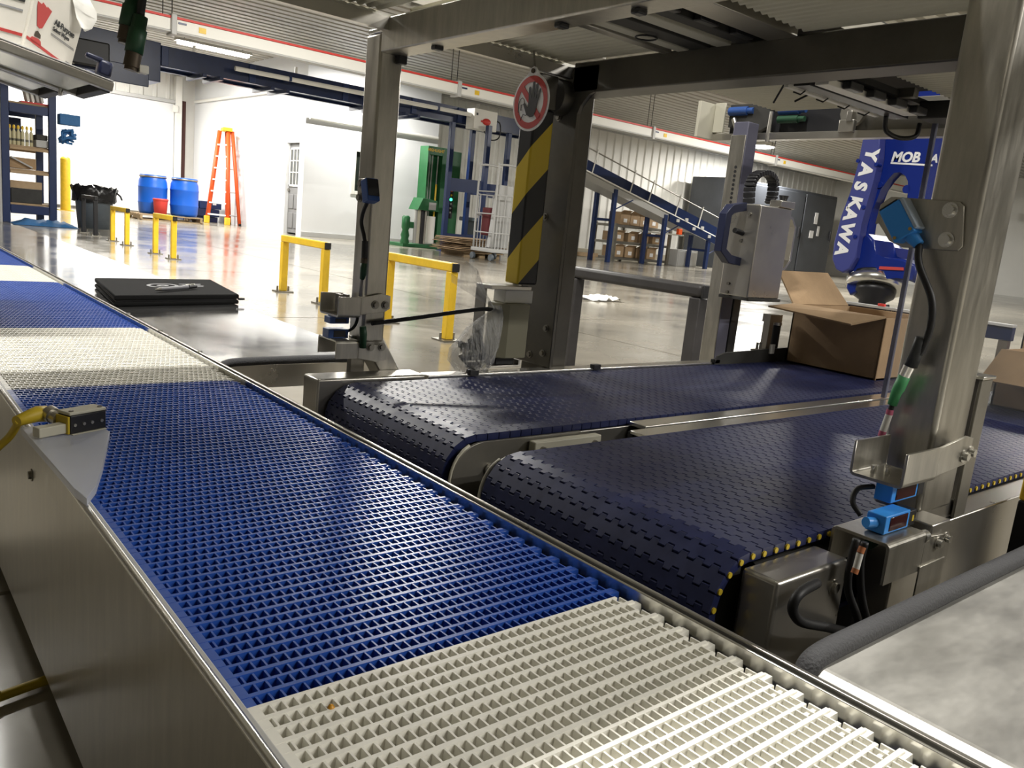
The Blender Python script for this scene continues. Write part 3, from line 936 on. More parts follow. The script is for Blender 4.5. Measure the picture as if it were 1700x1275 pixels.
# ================================================================== MAIN GRID BELT CONVEYOR
mc = thing('main_conveyor', 'long steel conveyor with a blue and white open grid belt', 'conveyor', (0.345, 1.5, 0))
PZ, PITCH = 0.30, 0.0256
BX0, BX1 = 0.176, 0.512


def grid_module():
    mb = MB()

    def tbar(x0, x1, y0, y1, z0, z1, ins):
        vs = [(x0, y0, z0), (x1, y0, z0), (x1, y1, z0), (x0, y1, z0), (x0 + ins, y0 + ins, z1), (x1 - ins, y0 + ins, z1), (x1 - ins, y1 - ins, z1), (x0 + ins, y1 - ins, z1)]
        mb.faces([Vector(v) for v in vs], [(4, 5, 6, 7), (0, 1, 5, 4), (1, 2, 6, 5), (2, 3, 7, 6), (3, 0, 4, 7)])
    tbar(BX0, BX1 - 0.004, -0.0024, 0.0024, -0.011, 0.0, 0.0006)
    tbar(BX0, BX1 - 0.012, 0.0109, 0.0149, -0.010, -0.0004, 0.0006)
    n = 39
    sp = (BX1 - 0.014 - (BX0 + 0.012)) / n
    for i in range(n + 1):
        x = BX0 + 0.012 + sp * i
        tbar(x - 0.0011, x + 0.0011, -0.0116, -0.002, -0.011, -0.0004, 0.0004)
        x2 = x + sp / 2
        tbar(x2 - 0.0011, x2 + 0.0011, 0.002, 0.0116, -0.011, -0.0004, 0.0004)
    tbar(BX0, BX0 + 0.010, -0.0122, 0.0126, -0.010, -0.0002, 0.001)
    # stepped finger edge on the right
    tbar(BX1 - 0.016, BX1, -0.006, 0.002, -0.010, -0.0015, 0.0008)
    tbar(BX1 - 0.026, BX1 - 0.006, 0.004, 0.0085, -0.010, -0.0022, 0.0008)
    # hinge rod cover under one row of openings, web under the other
    tbar(BX0, BX1 - 0.004, -0.0098, -0.0040, -0.013, -0.0068, 0.0012)
    tbar(BX0, BX1 - 0.010, 0.0035, 0.0088, -0.014, -0.0105, 0.0010)
    return mb


BELT = {}
for nm, m in (('b', BLUEB), ('w', WHITEB)):
    BELT[nm] = None
bands = [(-9, 0.418, 'w'), (0.418, 1.312, 'b'), (1.312, 1.885, 'w'), (1.885, 2.745, 'b'), (2.745, 3.25, 'w'), (3.25, 4.1, 'b'), (4.1, 9, 'w')]
y = 0.03
k = 0
while y < 5.4:
    c = [q[2] for q in bands if q[0] <= y < q[1]][0]
    if BELT[c] is None:
        BELT[c] = obj('belt_module', grid_module(), BLUEB if c == 'b' else WHITEB, mc, 'blue grid belt module' if c == 'b' else 'white grid belt module', local=True)
        o = BELT[c]
    else:
        o = inst(BELT[c], mc, (0, 0, 0))
    o.location = (-0.345, y - 1.5, PZ)
    y += PITCH
    k += 1
obj('slider_bed', MB().box(0.17, 0.515, -0.3, 5.6, 0.265, 0.2835), mat('dark_slider_bed', (0.012, 0.016, 0.04), 0.5), mc)
sp_ = obj('side_plate', MB().box(0.1605, 0.1645, -0.3, 5.6, 0.05, 0.314), STEEL, mc)
obj('rolled_edge', MB().cyl((0.1635, -0.3, 0.3135), (0.1635, 5.6, 0.3135), 0.0036, seg=10), BRIGHT, mc)
obj('wear_strip', MB().box(0.1665, 0.1735, -0.3, 5.6, 0.284, 0.309, 0.001), LGREY, mc)
obj('side_bolt', MB().bolt((0.1605, 1.02, 0.268), (-1, 0, 0), 0.005, 0.004), STEELD, mc)
obj('far_rail', MB().box(0.5165, 0.5195, -0.3, 5.6, 0.20, 0.305, 0.0008), BRIGHT, mc)
obj('rail_slot', MB().box(0.5195, 0.5235, -0.3, 5.6, 0.20, 0.297), BLACK, mc)
obj('far_side_plate', MB().box(0.5235, 0.5285, -0.3, 5.6, 0.05, 0.3065, 0.0012), STEELX, mc)
for y in (-0.1, 1.1, 2.6, 4.2, 5.4):
    obj('leg', MB().box(0.25, 0.29, y, y + 0.04, 0, 0.27, 0.003), STEELD, mc)
    obj('leg', MB().box(0.44, 0.48, y, y + 0.04, 0, 0.27, 0.003), STEELD, mc)
for y in (1.55, 1.80, 2.05, 3.1):
    obj('rail_joint', MB().box(0.5225, 0.531, y, y + 0.004, 0.285, 0.3085), BRIGHT, mc)

# sensor head and clear plate at the left of the belt
t = thing('read_head', 'cream and black sensor head on a clear plate beside the blue belt', 'sensor', (0.19, 0.98, 0.3145))
pts = [(0.150, 1.015), (0.175, 1.022), (0.214, 0.992), (0.229, 0.984), (0.231, 0.972), (0.196, 0.852), (0.176, 0.790), (0.162, 0.760), (0.158, 0.79)]
obj('clear_plate', MB().prism(pts, 'z', 0.3180, 0.3260, 0.0006), FROST, t, 'clear plastic plate')
H = Matrix.Translation(Vector((0.206, 0.985, 0.338))) @ Matrix.Rotation(0.42, 4, 'Z')
obj('block', MB().box(-0.022, 0.022, -0.010, 0.012, -0.011, 0.010, 0.0012, H), BLACKM, t)
obj('cream_top', MB().box(-0.0225, 0.0225, -0.0095, 0.0125, 0.010, 0.0135, 0.001, H), CREAM, t)
obj('side_plate', MB().box(-0.0245, -0.022, -0.009, 0.012, -0.011, 0.009, 0.0006, H), YELC, t)
obj('base_strip', MB().box(-0.021, 0.021, -0.0125, 0.010, -0.0118, -0.0105, 0.0004, H), CREAM, t)
for x in (-0.017, 0.018):
    obj('screw', MB().cyl(H @ Vector((x, -0.004, 0.0135)), H @ Vector((x, -0.004, 0.0146)), 0.0026, seg=10), STEELD, t)
for x in (-0.017, -0.006, 0.004, 0.016):
    obj('stud', MB().cyl(H @ Vector((x, -0.010, -0.001)), H @ Vector((x, -0.0112, -0.001)), 0.0019, seg=8), STEEL, t)
obj('bracket', MB().box(-0.055, -0.022, -0.006, 0.006, -0.010, 0.001, 0.001, H), CREAM, t)
obj('elbow_plug', MB().cyl(H @ Vector((-0.020, 0.012, 0.002)), H @ Vector((-0.020, 0.024, 0.004)), 0.0075).cyl(H @ Vector((-0.020, 0.022, 0.004)), H @ Vector((-0.020, 0.030, 0.006)), 0.0092), STEEL, t)
obj('cable_elbow', MB().tube([H @ Vector((-0.020, 0.034, 0.004)), H @ Vector((-0.030, 0.036, 0.005)), H @ Vector((-0.058, 0.028, 0.003))], [0.009, 0.009, 0.006], 10), YELC, t)
obj('cable', MB().tube(spline([H @ Vector((-0.055, 0.028, 0.003)), (0.138, 1.01, 0.318), (0.118, 1.03, 0.285), (0.10, 1.04, 0.22), (0.06, 1.05, 0.10), (0.05, 1.1, 0.03)]), 0.0042, 8), YELC, t, 'yellow cable')
c2 = thing('loose_cable', 'yellow cable hanging beside the left conveyor plate', 'cable', (0.07, 0.98, 0.0))
obj('cable', MB().tube(spline([(0.03, 1.28, 0.20), (0.07, 1.17, 0.075), (0.10, 1.06, 0.045), (0.12, 1.0, 0.012)]), 0.005, 8), YELC, c2)
solo('floor_cable', MB().tube(spline([(-0.2, 0.99, 0.01), (0.0, 0.98, 0.01), (0.2, 1.02, 0.01)]), 0.006, 8), YELC, 'yellow cable lying on the dark floor under the main conveyor', 'cable')
solo('crumb', MB().lathe((0.222, 0.404, 0.2945), [(0.0005, 0), (0.0024, 0.0012), (0.003, 0.004), (0.0014, 0.0068), (0.0004, 0.0072)], 9), mat('yolk_amber', (0.55, 0.26, 0.02), 0.4), 'amber crumb stuck in a hole of the nearest white belt band', 'crumb')

# ================================================================== TABLES BESIDE THE BELT
t = thing('transfer_table', 'long polished steel table beside the belt, carrying the portfolio', 'table', (0.75, 3.5, 0))
TZ = 0.285


def rolled(x0, x1, y0, y1, z, r, drop):
    pts = [(x0, z - drop), (x0, z - r)]
    for k in range(1, 7):
        a = PI - (PI / 2) * k / 6
        pts.append((x0 + r + r * math.cos(a), z - r + r * math.sin(a)))
    pts += [(x1, z), (x1, z - drop), (x1 - 0.003, z - drop), (x1 - 0.003, z - 0.003), (x0 + r, z - 0.003), (x0 + 0.004, z - r), (x0 + 0.004, z - drop)]
    mb = MB().prism(pts, 'y', y0, y1)
    for f in mb.bm.faces:
        if len(f.verts) == 4 and abs(f.normal.y) < 0.1:
            f.smooth = False
    return mb


obj('table_top', rolled(0.542, 0.925, 1.53, 6.2, TZ, 0.016, 0.05), TABLE, t)
obj('near_apron', MB().box(0.546, 0.925, 1.53, 1.534, TZ - 0.05, TZ - 0.004), STEELX, t)
obj('edge_trim', MB().tube(spline([(0.556, 1.522, 0.245), (0.552, 1.522, 0.270), (0.566, 1.522, TZ + 0.002), (0.62, 1.522, TZ + 0.006), (0.78, 1.522, TZ + 0.007), (0.905, 1.522, TZ + 0.006), (0.928, 1.522, TZ), (0.933, 1.522, 0.26)]), 0.0085, 8), TRIM, t, 'black rubber edging')
for x in (0.60, 0.88):
    for y in (1.6, 3.8, 6.0):
        obj('leg', MB().box(x - 0.02, x + 0.02, y - 0.02, y + 0.02, 0, TZ - 0.006, 0.003), STEELD, t)

t = thing('cover_table', 'scuffed grey steel cover table with rubber edging in the near right corner', 'table', (0.75, 0.0, 0))
obj('table_top', rolled(0.556, 1.4, -0.75, 0.276, 0.293, 0.014, 0.14), COVER, t)
obj('end_apron', MB().box(0.560, 1.4, 0.272, 0.276, 0.16, 0.288), STEELX, t)
pts = [(0.556, 0.205), (0.548, 0.205), (0.548, 0.285)]
mb = MB()
mb.tube(spline([(0.557, 0.281, 0.21), (0.555, 0.281, 0.262), (0.558, 0.281, 0.286), (0.575, 0.281, 0.2965), (0.65, 0.281, 0.298), (0.85, 0.281, 0.299), (1.2, 0.281, 0.299)]), 0.0095, 8)
obj('edge_trim', mb, TRIM, t, 'dark grey rubber edging')
for x in (0.62, 1.3):
    for y in (-0.6, 0.2):
        obj('leg', MB().box(x - 0.02, x + 0.02, y - 0.02, y + 0.02, 0, 0.285, 0.003), STEELD, t)
obj('edge_bolt', MB().bolt((0.552, 0.292, 0.236), (0, 1, 0), 0.005, 0.006), STEELD, t)

# portfolio and pen
t = thing('portfolio', 'black zipped portfolio folder lying on the polished table', 'folder', (0.76, 2.58, TZ))
q = [Vector((0.562, 2.326, 0)), Vector((0.935, 2.425, 0)), Vector((0.995, 2.840, 0)), Vector((0.612, 2.765, 0))]
mb = MB()
zz = ((TZ + 0.001, TZ + 0.013), (TZ + 0.017, TZ + 0.031))
for k, (a, b) in enumerate(zz):
    mm = MB().prism([(v.x, v.y) for v in q], 'z', a, b, 0.004)
    obj('cover', mm, FABRIC, t)
qq = [v + (Vector((0.77, 2.58, 0)) - v) * 0.025 for v in q]
obj('pages', MB().prism([(v.x, v.y) for v in qq], 'z', TZ + 0.0125, TZ + 0.0175), BLACKM, t)
ux = (q[1] - q[0]).normalized()
uy = (q[3] - q[0]).normalized()
ctr = q[0] * 0.5 + q[2] * 0.5
lc = Vector((0.765, 2.60, TZ + 0.0315))
ring = MB()
for r0, r1 in ((0.040, 0.052), (0.008, 0.020)):
    N = 28
    vs = []
    for i in range(N):
        a = 2 * PI * i / N
        for r in (r0, r1):
            vs.append(lc + ux * r * math.cos(a) + uy * r * math.sin(a))
    ring.faces(vs, [(2 * i, 2 * i + 1, (2 * i + 3) % (2 * N), (2 * i + 2) % (2 * N)) for i in range(N)])
obj('emblem', ring, INKG, t, 'grey ring emblem')
for k in range(4):
    c = lc + ux * 0.10 + uy * (0.036 - 0.022 * k)
    obj('print_line', MB().cbox(c, (0.075 - 0.012 * (k % 2), 0.008, 0.0004), math.atan2(ux.y, ux.x)), INKG, t)
obj('zip_pull', MB().cbox((0.944, 2.43, TZ + 0.016), (0.02, 0.010, 0.006), 0.3, 0.001), BLACKM, t)
t = thing('pen', 'grey ballpoint pen lying on the black portfolio', 'pen', (0.77, 2.47, TZ + 0.032))
pa, pb = Vector((0.69, 2.415, TZ + 0.039)), Vector((0.842, 2.532, TZ + 0.039))
dv = (pb - pa)
obj('barrel', MB().cyl(pa + dv * 0.12, pa + dv * 0.78, 0.0058, 0.0064), mat('pen_grey', (0.13, 0.13, 0.14), 0.4), t)
obj('tip', MB().cyl(pa, pa + dv * 0.12, 0.0015, 0.0055), STEELD, t)
obj('cap_end', MB().cyl(pa + dv * 0.80, pb, 0.0064, 0.005), BLACKM, t)
obj('clip', MB().cyl(pa + dv * 0.72 + Vector((0, 0, 0.007)), pa + dv * 0.97 + Vector((0, 0, 0.007)), 0.0018, seg=6), STEEL, t)

# ================================================================== CASE CONVEYORS (two navy flat-top belts)


def flat_module(y0, y1, T, p):
    """one belt row: crenellated edges, running along y, centred on x = 0, top at z = 0"""
    amp, gap, th = p * 0.15, 0.0008, 0.0105
    n = int(round((y1 - y0) / T))
    T = (y1 - y0) / n
    lo, hi = [], []

    def wave(y):
        pts = []
        for i in range(n):
            b = y0 + i * T
            for f, s in ((0.0, -1), (0.44, -1), (0.50, 1), (0.94, 1)):
                pts.append((b + f * T, s))
        pts.append((y1, -1))
        return pts
    wv = wave(0)
    left = [(-p / 2 + gap + amp * s, y) for y, s in wv]
    right = [(p / 2 - gap + amp * s, y) for y, s in wv]
    top = []
    mb = MB()
    ch = 0.0006
    N = len(left)
    vs = []
    for (a, b) in zip(left, right):
        vs += [Vector((a[0] + ch, a[1], 0)), Vector((b[0] - ch, b[1], 0)), Vector((a[0], a[1], -ch)), Vector((b[0], b[1], -ch)), Vector((a[0], a[1], -th)), Vector((b[0], b[1], -th))]
    fs = []
    for i in range(N - 1):
        a, b = 6 * i, 6 * (i + 1)
        fs += [(a, a + 1, b + 1, b), (a, b, b + 2, a + 2), (a + 1, a + 3, b + 3, b + 1), (a + 2, b + 2, b + 4, a + 4), (a + 3, a + 5, b + 5, b + 3), (a + 4, b + 4, b + 5, a + 5)]
    for a in (0, 6 * (N - 1)):
        fs += [(a, a + 2, a + 3, a + 1), (a + 2, a + 4, a + 5, a + 3)]
    mb.faces(vs, fs)
    return mb


def case_conveyor(name, label, y0, y1, x_end, pins):
    t = thing(name, label, 'conveyor', (1.6, (y0 + y1) / 2, 0))
    p, zt, r = 0.0213, 0.30, 0.058
    xc = 0.705
    n_arc = 8
    base = None
    pin = None
    spots = []
    x = xc + p / 2
    while x < x_end:
        spots.append((x, zt, 0.0))
        x += p
    da = p / r
    for k in range(n_arc):
        a = da * (k + 0.5)
        spots.append((xc - r * math.sin(a), zt - r + r * math.cos(a), -a))
    yc = (y0 + y1) / 2
    for (x, z, a) in spots:
        loc = (x - 1.6, 0, z)
        if base is None:
            base = obj('belt_module', flat_module(y0 - yc, y1 - yc, 0.0195, p), NAVY, t, local=True)
            base.location = loc
            o = base
        else:
            o = inst(base, t, loc, (0, a, 0))
        if pins:
            if pin is None:
                pin = obj('hinge_pin', MB().cyl((0, y0 - yc - 0.0018, -0.0058), (0, y0 - yc + 0.006, -0.0058), 0.0032, seg=12), YELP, o, 'yellow hinge pin end', local=True)
                pin.location = (p * 0.5, 0, 0)
            else:
                inst(pin, o, (p * 0.5, 0, 0))
    obj('slider_bed', MB().box(xc, x_end, y0 + 0.01, y1 - 0.01, 0.255, 0.288), DARK, t)
    obj('nose_drum', MB().cyl((xc, y0 + 0.01, zt - r), (xc, y1 - 0.01, zt - r), r - 0.014, seg=24), DARK, t)
    obj('return_belt', MB().box(xc, x_end, y0 + 0.005, y1 - 0.005, 0.184, 0.190), NAVY, t)
    return t


ca = case_conveyor('case_conveyor', 'navy flat belt conveyor farther away, running under the striped post', 0.900, 1.262, 2.62, False)
cb = case_conveyor('case_conveyor', 'navy flat belt conveyor with yellow pin ends, nearer the camera', 0.432, 0.806, 2.62, True)


def nose_plate(y0, y1, x1):
    r = 0.050
    pts = [(0.655, 0.0), (0.655, 0.242)]
    for k in range(1, 8):
        a = PI - (PI / 2) * k / 7
        pts.append((0.705 + r * math.cos(a), 0.242 + r * math.sin(a)))
    pts += [(x1, 0.292), (x1, 0.0)]
    return MB().prism(pts, 'y', y0, y1, 0.0008)


for par, ya, yb in ((ca, 0.886, 0.891), (cb, 0.816, 0.821)):
    obj('nose_plate', nose_plate(ya, yb, 0.90), STEELD, par)
    pts = [(0.653, (ya + yb) / 2, 0.02), (0.653, (ya + yb) / 2, 0.242)] + [(0.705 + 0.0515 * math.cos(PI - PI / 2 * k / 7), (ya + yb) / 2, 0.242 + 0.0515 * math.sin(PI - PI / 2 * k / 7)) for k in range(1, 6)]
    obj('bright_rim', MB().tube(pts, 0.0024, 6), CREAM, par)
obj('drive_shaft', MB().cyl((0.735, 0.80, 0.236), (0.735, 0.884, 0.236), 0.011).cyl((0.735, 0.826, 0.236), (0.735, 0.86, 0.236), 0.018), STEELD, cb)
obj('shaft_collar', MB().bolt((0.72, 0.885, 0.25), (0, -1, 0), 0.006, 0.010), STEELD, ca)
obj('side_channel', MB().box(0.80, 2.62, 0.8905, 0.895, 0.18, 0.290, 0.001), STEELX, ca)
obj('side_channel', MB().box(0.78, 2.62, 0.811, 0.8155, 0.18, 0.290, 0.001), STEELX, cb)
obj('splice_plate', MB().box(0.79, 0.93, 0.868, 0.8835, 0.262, 0.288, 0.002), CREAM, ca)
for x in (0.805, 0.915):
    obj('screw', MB().cyl((x, 0.868, 0.275), (x, 0.864, 0.275), 0.006, seg=10), STEELD, ca)
obj('divider_strip', MB().box(1.02, 2.42, 0.856, 0.893, 0.290, 0.2975, 0.0012), BRIGHT, ca)
obj('divider_strip', MB().box(0.975, 2.42, 0.814, 0.850, 0.290, 0.2965, 0.0012), BRIGHT, cb)
obj('divider_filler', MB().box(0.98, 2.42, 0.848, 0.858, 0.26, 0.292), BLACK, cb)
obj('gap_pan', MB().box(0.66, 2.42, 0.822, 0.885, 0.14, 0.15), DARK, cb)
# far rail with clips, end box
obj('far_rail', MB().box(0.86, 2.5, 1.268, 1.300, 0.10, 0.305, 0.0015), BRIGHT, ca)
for x in (0.955, 1.30, 1.74):
    obj('rail_clip', MB().box(x, x + 0.022, 1.262, 1.276, 0.302, 0.313, 0.001), BLACKM, ca)
obj('end_box', MB().box(0.632, 0.855, 1.268, 1.325, 0.10, 0.307, 0.004), STEELX, ca)
obj('dark_guard', MB().prism([(1.74, 0.300), (2.5, 0.300), (2.5, 0.352), (1.78, 0.330), (1.75, 0.322)], 'y', 1.262, 1.267), DARK, ca)
# near side panel and drive box
obj('near_channel', MB().box(0.945, 2.62, 0.392, 0.430, 0.05, 0.2885, 0.002), STEELX, cb)
obj('drive_box', MB().box(0.684, 0.818, 0.386, 0.428, 0.08, 0.2895, 0.0045, seg=3), STEELX, cb)
obj('box_bolt', MB().bolt((0.793, 0.386, 0.262), (0, -1, 0), 0.006, 0.005), STEEL, cb)
obj('front_beam', MB().box(0.60, 0.64, 0.36, 1.30, 0.02, 0.15, 0.003), DARK, cb)
obj('front_pan', MB().prism([(0.535, 0.10), (0.66, 0.17), (0.66, 0.176), (0.535, 0.106)], 'y', 0.30, 1.35), DARK, cb)
for par, yy in ((ca, (0.93, 1.24)), (cb, (0.45, 0.79))):
    for x in (0.8, 1.7, 2.5):
        for y in yy:
            obj('leg', MB().box(x - 0.02, x + 0.02, y - 0.02, y + 0.02, 0, 0.255, 0.003), STEELD, par)
t = thing('cable_bundle', 'black cables hanging behind the drive box, with an orange and white sleeve', 'cables', (0.90, 0.36, 0.02))
P = lambda x, y, Y=0.375: at_y(x, y, Y)
obj('cable', MB().tube(spline([P(1422, 895), P(1412, 935), P(1408, 980), P(1425, 1040), P(1400, 1100)]), 0.0042, 8), BLACK, t)
obj('cable', MB().tube(spline([P(1436, 900), P(1428, 940), P(1432, 1000), P(1450, 1060)]), 0.0042, 8), BLACK, t)
obj('sleeve', MB().cyl(P(1432, 908, 0.366), P(1428, 918, 0.366), 0.0036), ORSL, t)
obj('sleeve', MB().cyl(P(1428, 918, 0.366), P(1421, 944, 0.366), 0.0035), WHITEP, t)
obj('sleeve', MB().cyl(P(1421, 944, 0.366), P(1418, 952, 0.366), 0.0036), ORSL, t)
obj('plug', MB().tube([P(1462, 890, 0.392), P(1440, 905, 0.392)], [0.0075, 0.006], 10), GREEND, t)
obj('loop_reflection', MB().tube(spline([P(1356, 968, 0.37), P(1328, 985, 0.36), P(1316, 1010, 0.36), P(1330, 1032, 0.36), P(1375, 1042, 0.36), P(1420, 1052, 0.37)]), 0.0050, 8), BLACK, t)  # solid dark loop standing in for a cable's reflection on the drive box

# ================================================================== MACHINE FRAME OVER THE BELTS
mf = thing('steel_gantry', 'stainless machine gantry with posts, overhead beams and a beige ribbed roof', 'frame', (1.0, 1.3, 0))
# left post with a bent foot
obj('post', MB().box(0.745, 0.792, 1.325, 1.378, 0.36, 0.905, 0.005), STEEL, mf)
obj('bent_foot', MB().prism([(0.745, 0.37), (0.792, 0.37), (0.845, 0.285), (0.80, 0.285)], 'y', 1.327, 1.376, 0.003), STEEL, mf)
obj('foot_gusset', MB().box(0.735, 0.765, 1.345, 1.36, 0.285, 0.37, 0.002), STEELD, mf)
obj('foot_column', MB().box(0.795, 0.85, 1.327, 1.376, 0.0, 0.287, 0.003), STEELD, mf)
obj('hook', MB().box(0.775, 0.792, 1.31, 1.325, 0.858, 0.874, 0.002), BLACKM, mf)
obj('weld_cap', MB().box(0.747, 0.790, 1.327, 1.376, 0.905, 0.915, 0.003), BRIGHT, mf)
# beam toward the camera from the left post
obj('beam', MB().box(0.745, 0.792, 0.10, 1.325, 0.872, 0.928, 0.003), STEEL, mf)
for y in (1.175, 0.875, 0.735):
    obj('rubber_stop', MB().box(0.760, 0.777, y, y + 0.014, 0.866, 0.873, 0.002), BLACKM, mf)
# tall plate post under the second beam
R_ = []
for k in range(7):
    a = PI / 2 * k / 6
    R_.append((1.275 - 0.03 + 0.03 * math.cos(a + PI / 2) * -1 - 0.0, 0.845 + 0.03 * math.sin(a) * 1.0))
pl = [(1.395, 0.306), (1.278, 0.306), (1.278, 0.835), (1.270, 0.852), (1.250, 0.872), (1.225, 0.880), (1.225, 0.928), (1.395, 0.928)]
obj('plate_post', MB().prism(pl, 'x', 1.178, 1.188, 0.0015), DUSK, mf)
obj('post', MB().box(1.188, 1.25, 1.303, 1.385, 0.0, 0.93, 0.004), DUSK, mf)
for y, z in ((1.34, 0.625), (1.30, 0.39), (1.303, 0.335), (1.345, 0.325), (1.33, 0.83)):
    obj('bolt', MB().bolt((1.178, y, z), (-1, 0, 0), 0.0055, 0.006), STEELD, mf)
obj('beam', MB().box(1.178, 1.245, 0.10, 1.300, 0.876, 0.936, 0.003), DUSK, mf)
obj('round_boss', MB().cyl((1.150, 1.325, 0.868), (1.178, 1.325, 0.868), 0.036, seg=28), DUSK, mf)
# aluminium trims under the roof edge
obj('edge_trim', MB().prism([(1.300, 0.905), (1.312, 0.905), (1.312, 0.915), (1.345, 0.915), (1.345, 0.926), (1.300, 0.926)], 'x', -0.30, 1.178), STEELX, mf)
obj('edge_trim', MB().box(-0.30, 1.30, 1.322, 1.350, 0.926, 0.938, 0.001), BRIGHT, mf)


def ribbed(x0, x1, y0, y1, z):
    n = int((x1 - x0) / 0.018)
    p = (x1 - x0) / n
    vs, fs = [], []
    cols = []
    for k in range(n):
        cols += [(x0 + p * k, 0.0), (x0 + p * (k + 0.3), -0.0045), (x0 + p * (k + 0.5), -0.0058), (x0 + p * (k + 0.7), -0.0045)]
    cols.append((x1, 0.0))
    for (x, d) in cols:
        vs += [Vector((x, y0, z + d)), Vector((x, y1, z + d)), Vector((x, y0, z + d + 0.012)), Vector((x, y1, z + d + 0.012))]
    for k in range(len(cols) - 1):
        a, b = 4 * k, 4 * k + 4
        fs += [(a, b, b + 1, a + 1), (a + 2, a + 3, b + 3, b + 2), (a, a + 2, b + 2, b), (a + 1, b + 1, b + 3, a + 3)]
    mb = MB()
    mb.faces(vs, fs)
    return mb


RZ = 0.942
obj('roof_sheet', ribbed(-0.30, 0.742, 0.462, 1.318, RZ), DECKM, mf)
obj('roof_sheet', ribbed(0.795, 1.178, 1.065, 1.318, RZ), DECKM, mf)
obj('roof_sheet', ribbed(0.795, 1.178, 0.462, 0.775, RZ), DECKM, mf)
obj('roof_sheet', ribbed(1.248, 1.80, 0.955, 1.23, RZ), DECKM, mf)
obj('roof_sheet', ribbed(1.248, 1.90, 0.462, 0.80, RZ), DECKM, mf)
# roof frame above the sheets carries them
for y in (0.48, 0.77, 1.075, 1.30):
    obj('cross_member', MB().box(-0.3, 1.95 if y < 1.2 else 1.25, y - 0.015, y + 0.015, 0.956, 0.99), STEELD, mf)
# slot with sliding rails
for ya, yb, m in ((1.045, 1.066, STEELX), (1.005, 1.030, CREAM), (0.958, 0.998, DARK), (0.915, 0.945, CREAM), (0.872, 0.90, DARK), (0.79, 0.845, STEELX)):
    obj('slot_rail', MB().box(0.795, 1.178, ya, yb, 0.932, 0.948, 0.0015), m, mf)
for x in (0.84, 0.93, 1.02, 1.11):
    obj('rail_block', MB().box(x, x + 0.045, 0.855, 0.87, 0.930, 0.944, 0.002), BLACKM, mf)
obj('roof_back', MB().box(0.795, 1.95, 0.77, 1.075, 0.995, 1.0), DARK, mf)
obj('cable_ring', MB().tube([(1.06 + 0.018 * math.cos(k * PI / 8), 1.0 + 0.018 * math.sin(k * PI / 8), 0.928) for k in range(16)], 0.0015, 6, True), BLACK, mf)

# striped safety edge, grey housing, white box
STR = bpy.data.materials.new('black_yellow_stripes')
STR.use_nodes = True
nt = STR.node_tree
bs = nt.nodes['Principled BSDF']
bs.inputs['Roughness'].default_value = 0.4
tc = nt.nodes.new('ShaderNodeTexCoord')
sx = nt.nodes.new('ShaderNodeSeparateXYZ')
nt.links.new(tc.outputs['Object'], sx.inputs[0])


def mth(op, a, b):
    n_ = nt.nodes.new('ShaderNodeMath')
    n_.operation = op
    for i, q_ in enumerate((a, b)):
        if isinstance(q_, (int, float)):
            n_.inputs[i].default_value = q_
        else:
            nt.links.new(q_, n_.inputs[i])
    return n_.outputs[0]


v = mth('SUBTRACT', sx.outputs[2], mth('MULTIPLY', mth('SUBTRACT', sx.outputs[0], sx.outputs[1]), 1.05))
v = mth('FRACT', mth('MULTIPLY', mth('ADD', v, 5.0955), 1 / 0.185), 0)
v = mth('GREATER_THAN', v, 0.5)
mx = nt.nodes.new('ShaderNodeMix')
mx.data_type = 'RGBA'
mx.inputs[6].default_value = (0.010, 0.010, 0.011, 1)
mx.inputs[7].default_value = (0.62, 0.45, 0.02, 1)
nt.links.new(v, mx.inputs[0])
nt.links.new(mx.outputs[2], bs.inputs['Base Color'])

t = thing('safety_edge', 'black and yellow striped safety edge post with a cream housing below', 'post', (1.10, 1.32, 0.30))
obj('striped_profile', MB().box(1.086, 1.140, 1.302, 1.345, 0.482, 0.835, 0.004), STR, t, 'black and yellow striped profile')
obj('upper_cover', MB().box(1.095, 1.146, 1.306, 1.345, 0.836, 0.903, 0.003), DUSK, t)
obj('bracket_top', MB().box(1.018, 1.125, 1.30, 1.352, 0.470, 0.478, 0.001), STEELX, t)
obj('bracket_side', MB().box(1.018, 1.022, 1.318, 1.352, 0.31, 0.470, 0.001), STEELD, t)
obj('white_spacer', MB().box(1.060, 1.135, 1.305, 1.345, 0.442, 0.470, 0.002), WHITEP, t)
obj('housing', MB().prism([(1.048, 1.300), (1.065, 1.292), (1.118, 1.292), (1.118, 1.345), (1.048, 1.345)], 'z', 0.328, 0.442, 0.002), OLIVE, t, 'cream plastic housing')
obj('knob', MB().bolt((1.10, 1.318, 0.478), (0, 0, 1), 0.008, 0.012), STEEL, t)
obj('foot_rail', MB().box(1.03, 1.115, 1.30, 1.34, 0.307, 0.312, 0.001).box(1.03, 1.036, 1.30, 1.34, 0.312, 0.326).box(1.109, 1.115, 1.30, 1.34, 0.312, 0.322), STEELX, t)
obj('rubber_block', MB().box(1.05, 1.10, 1.305, 1.335, 0.312, 0.328, 0.002), BLACK, t)

# prohibition sign
t = thing('warning_sign', 'round white no touching sign with a red ring and black hand', 'sign', (1.045, 1.285, 0.78))
SX = 1.044
sc_ = at_x(881, 170, SX)
SY, SZ = sc_.y, sc_.z
SR = 0.0535


def sp2(u, v):
    return (SY - u * SR, SZ + v * SR)


out = []
for k in range(40):
    a = PI / 2 + 0.38 + (2 * PI - 0.76) * k / 39
    out.append(sp2(math.cos(a), math.sin(a)))
out += [sp2(0.16, 1.18), sp2(0.0, 1.24), sp2(-0.16, 1.18)]
obj('disc', MB().prism(out, 'x', SX, SX + 0.0015), INKW, t)


def flat2(pts, x, m, name, label=None):
    n = len(pts)
    mb = MB()
    mb.prism([sp2(u, v) for u, v in pts], 'x', x - 0.0004, x)
    return obj(name, mb, m, t, label)


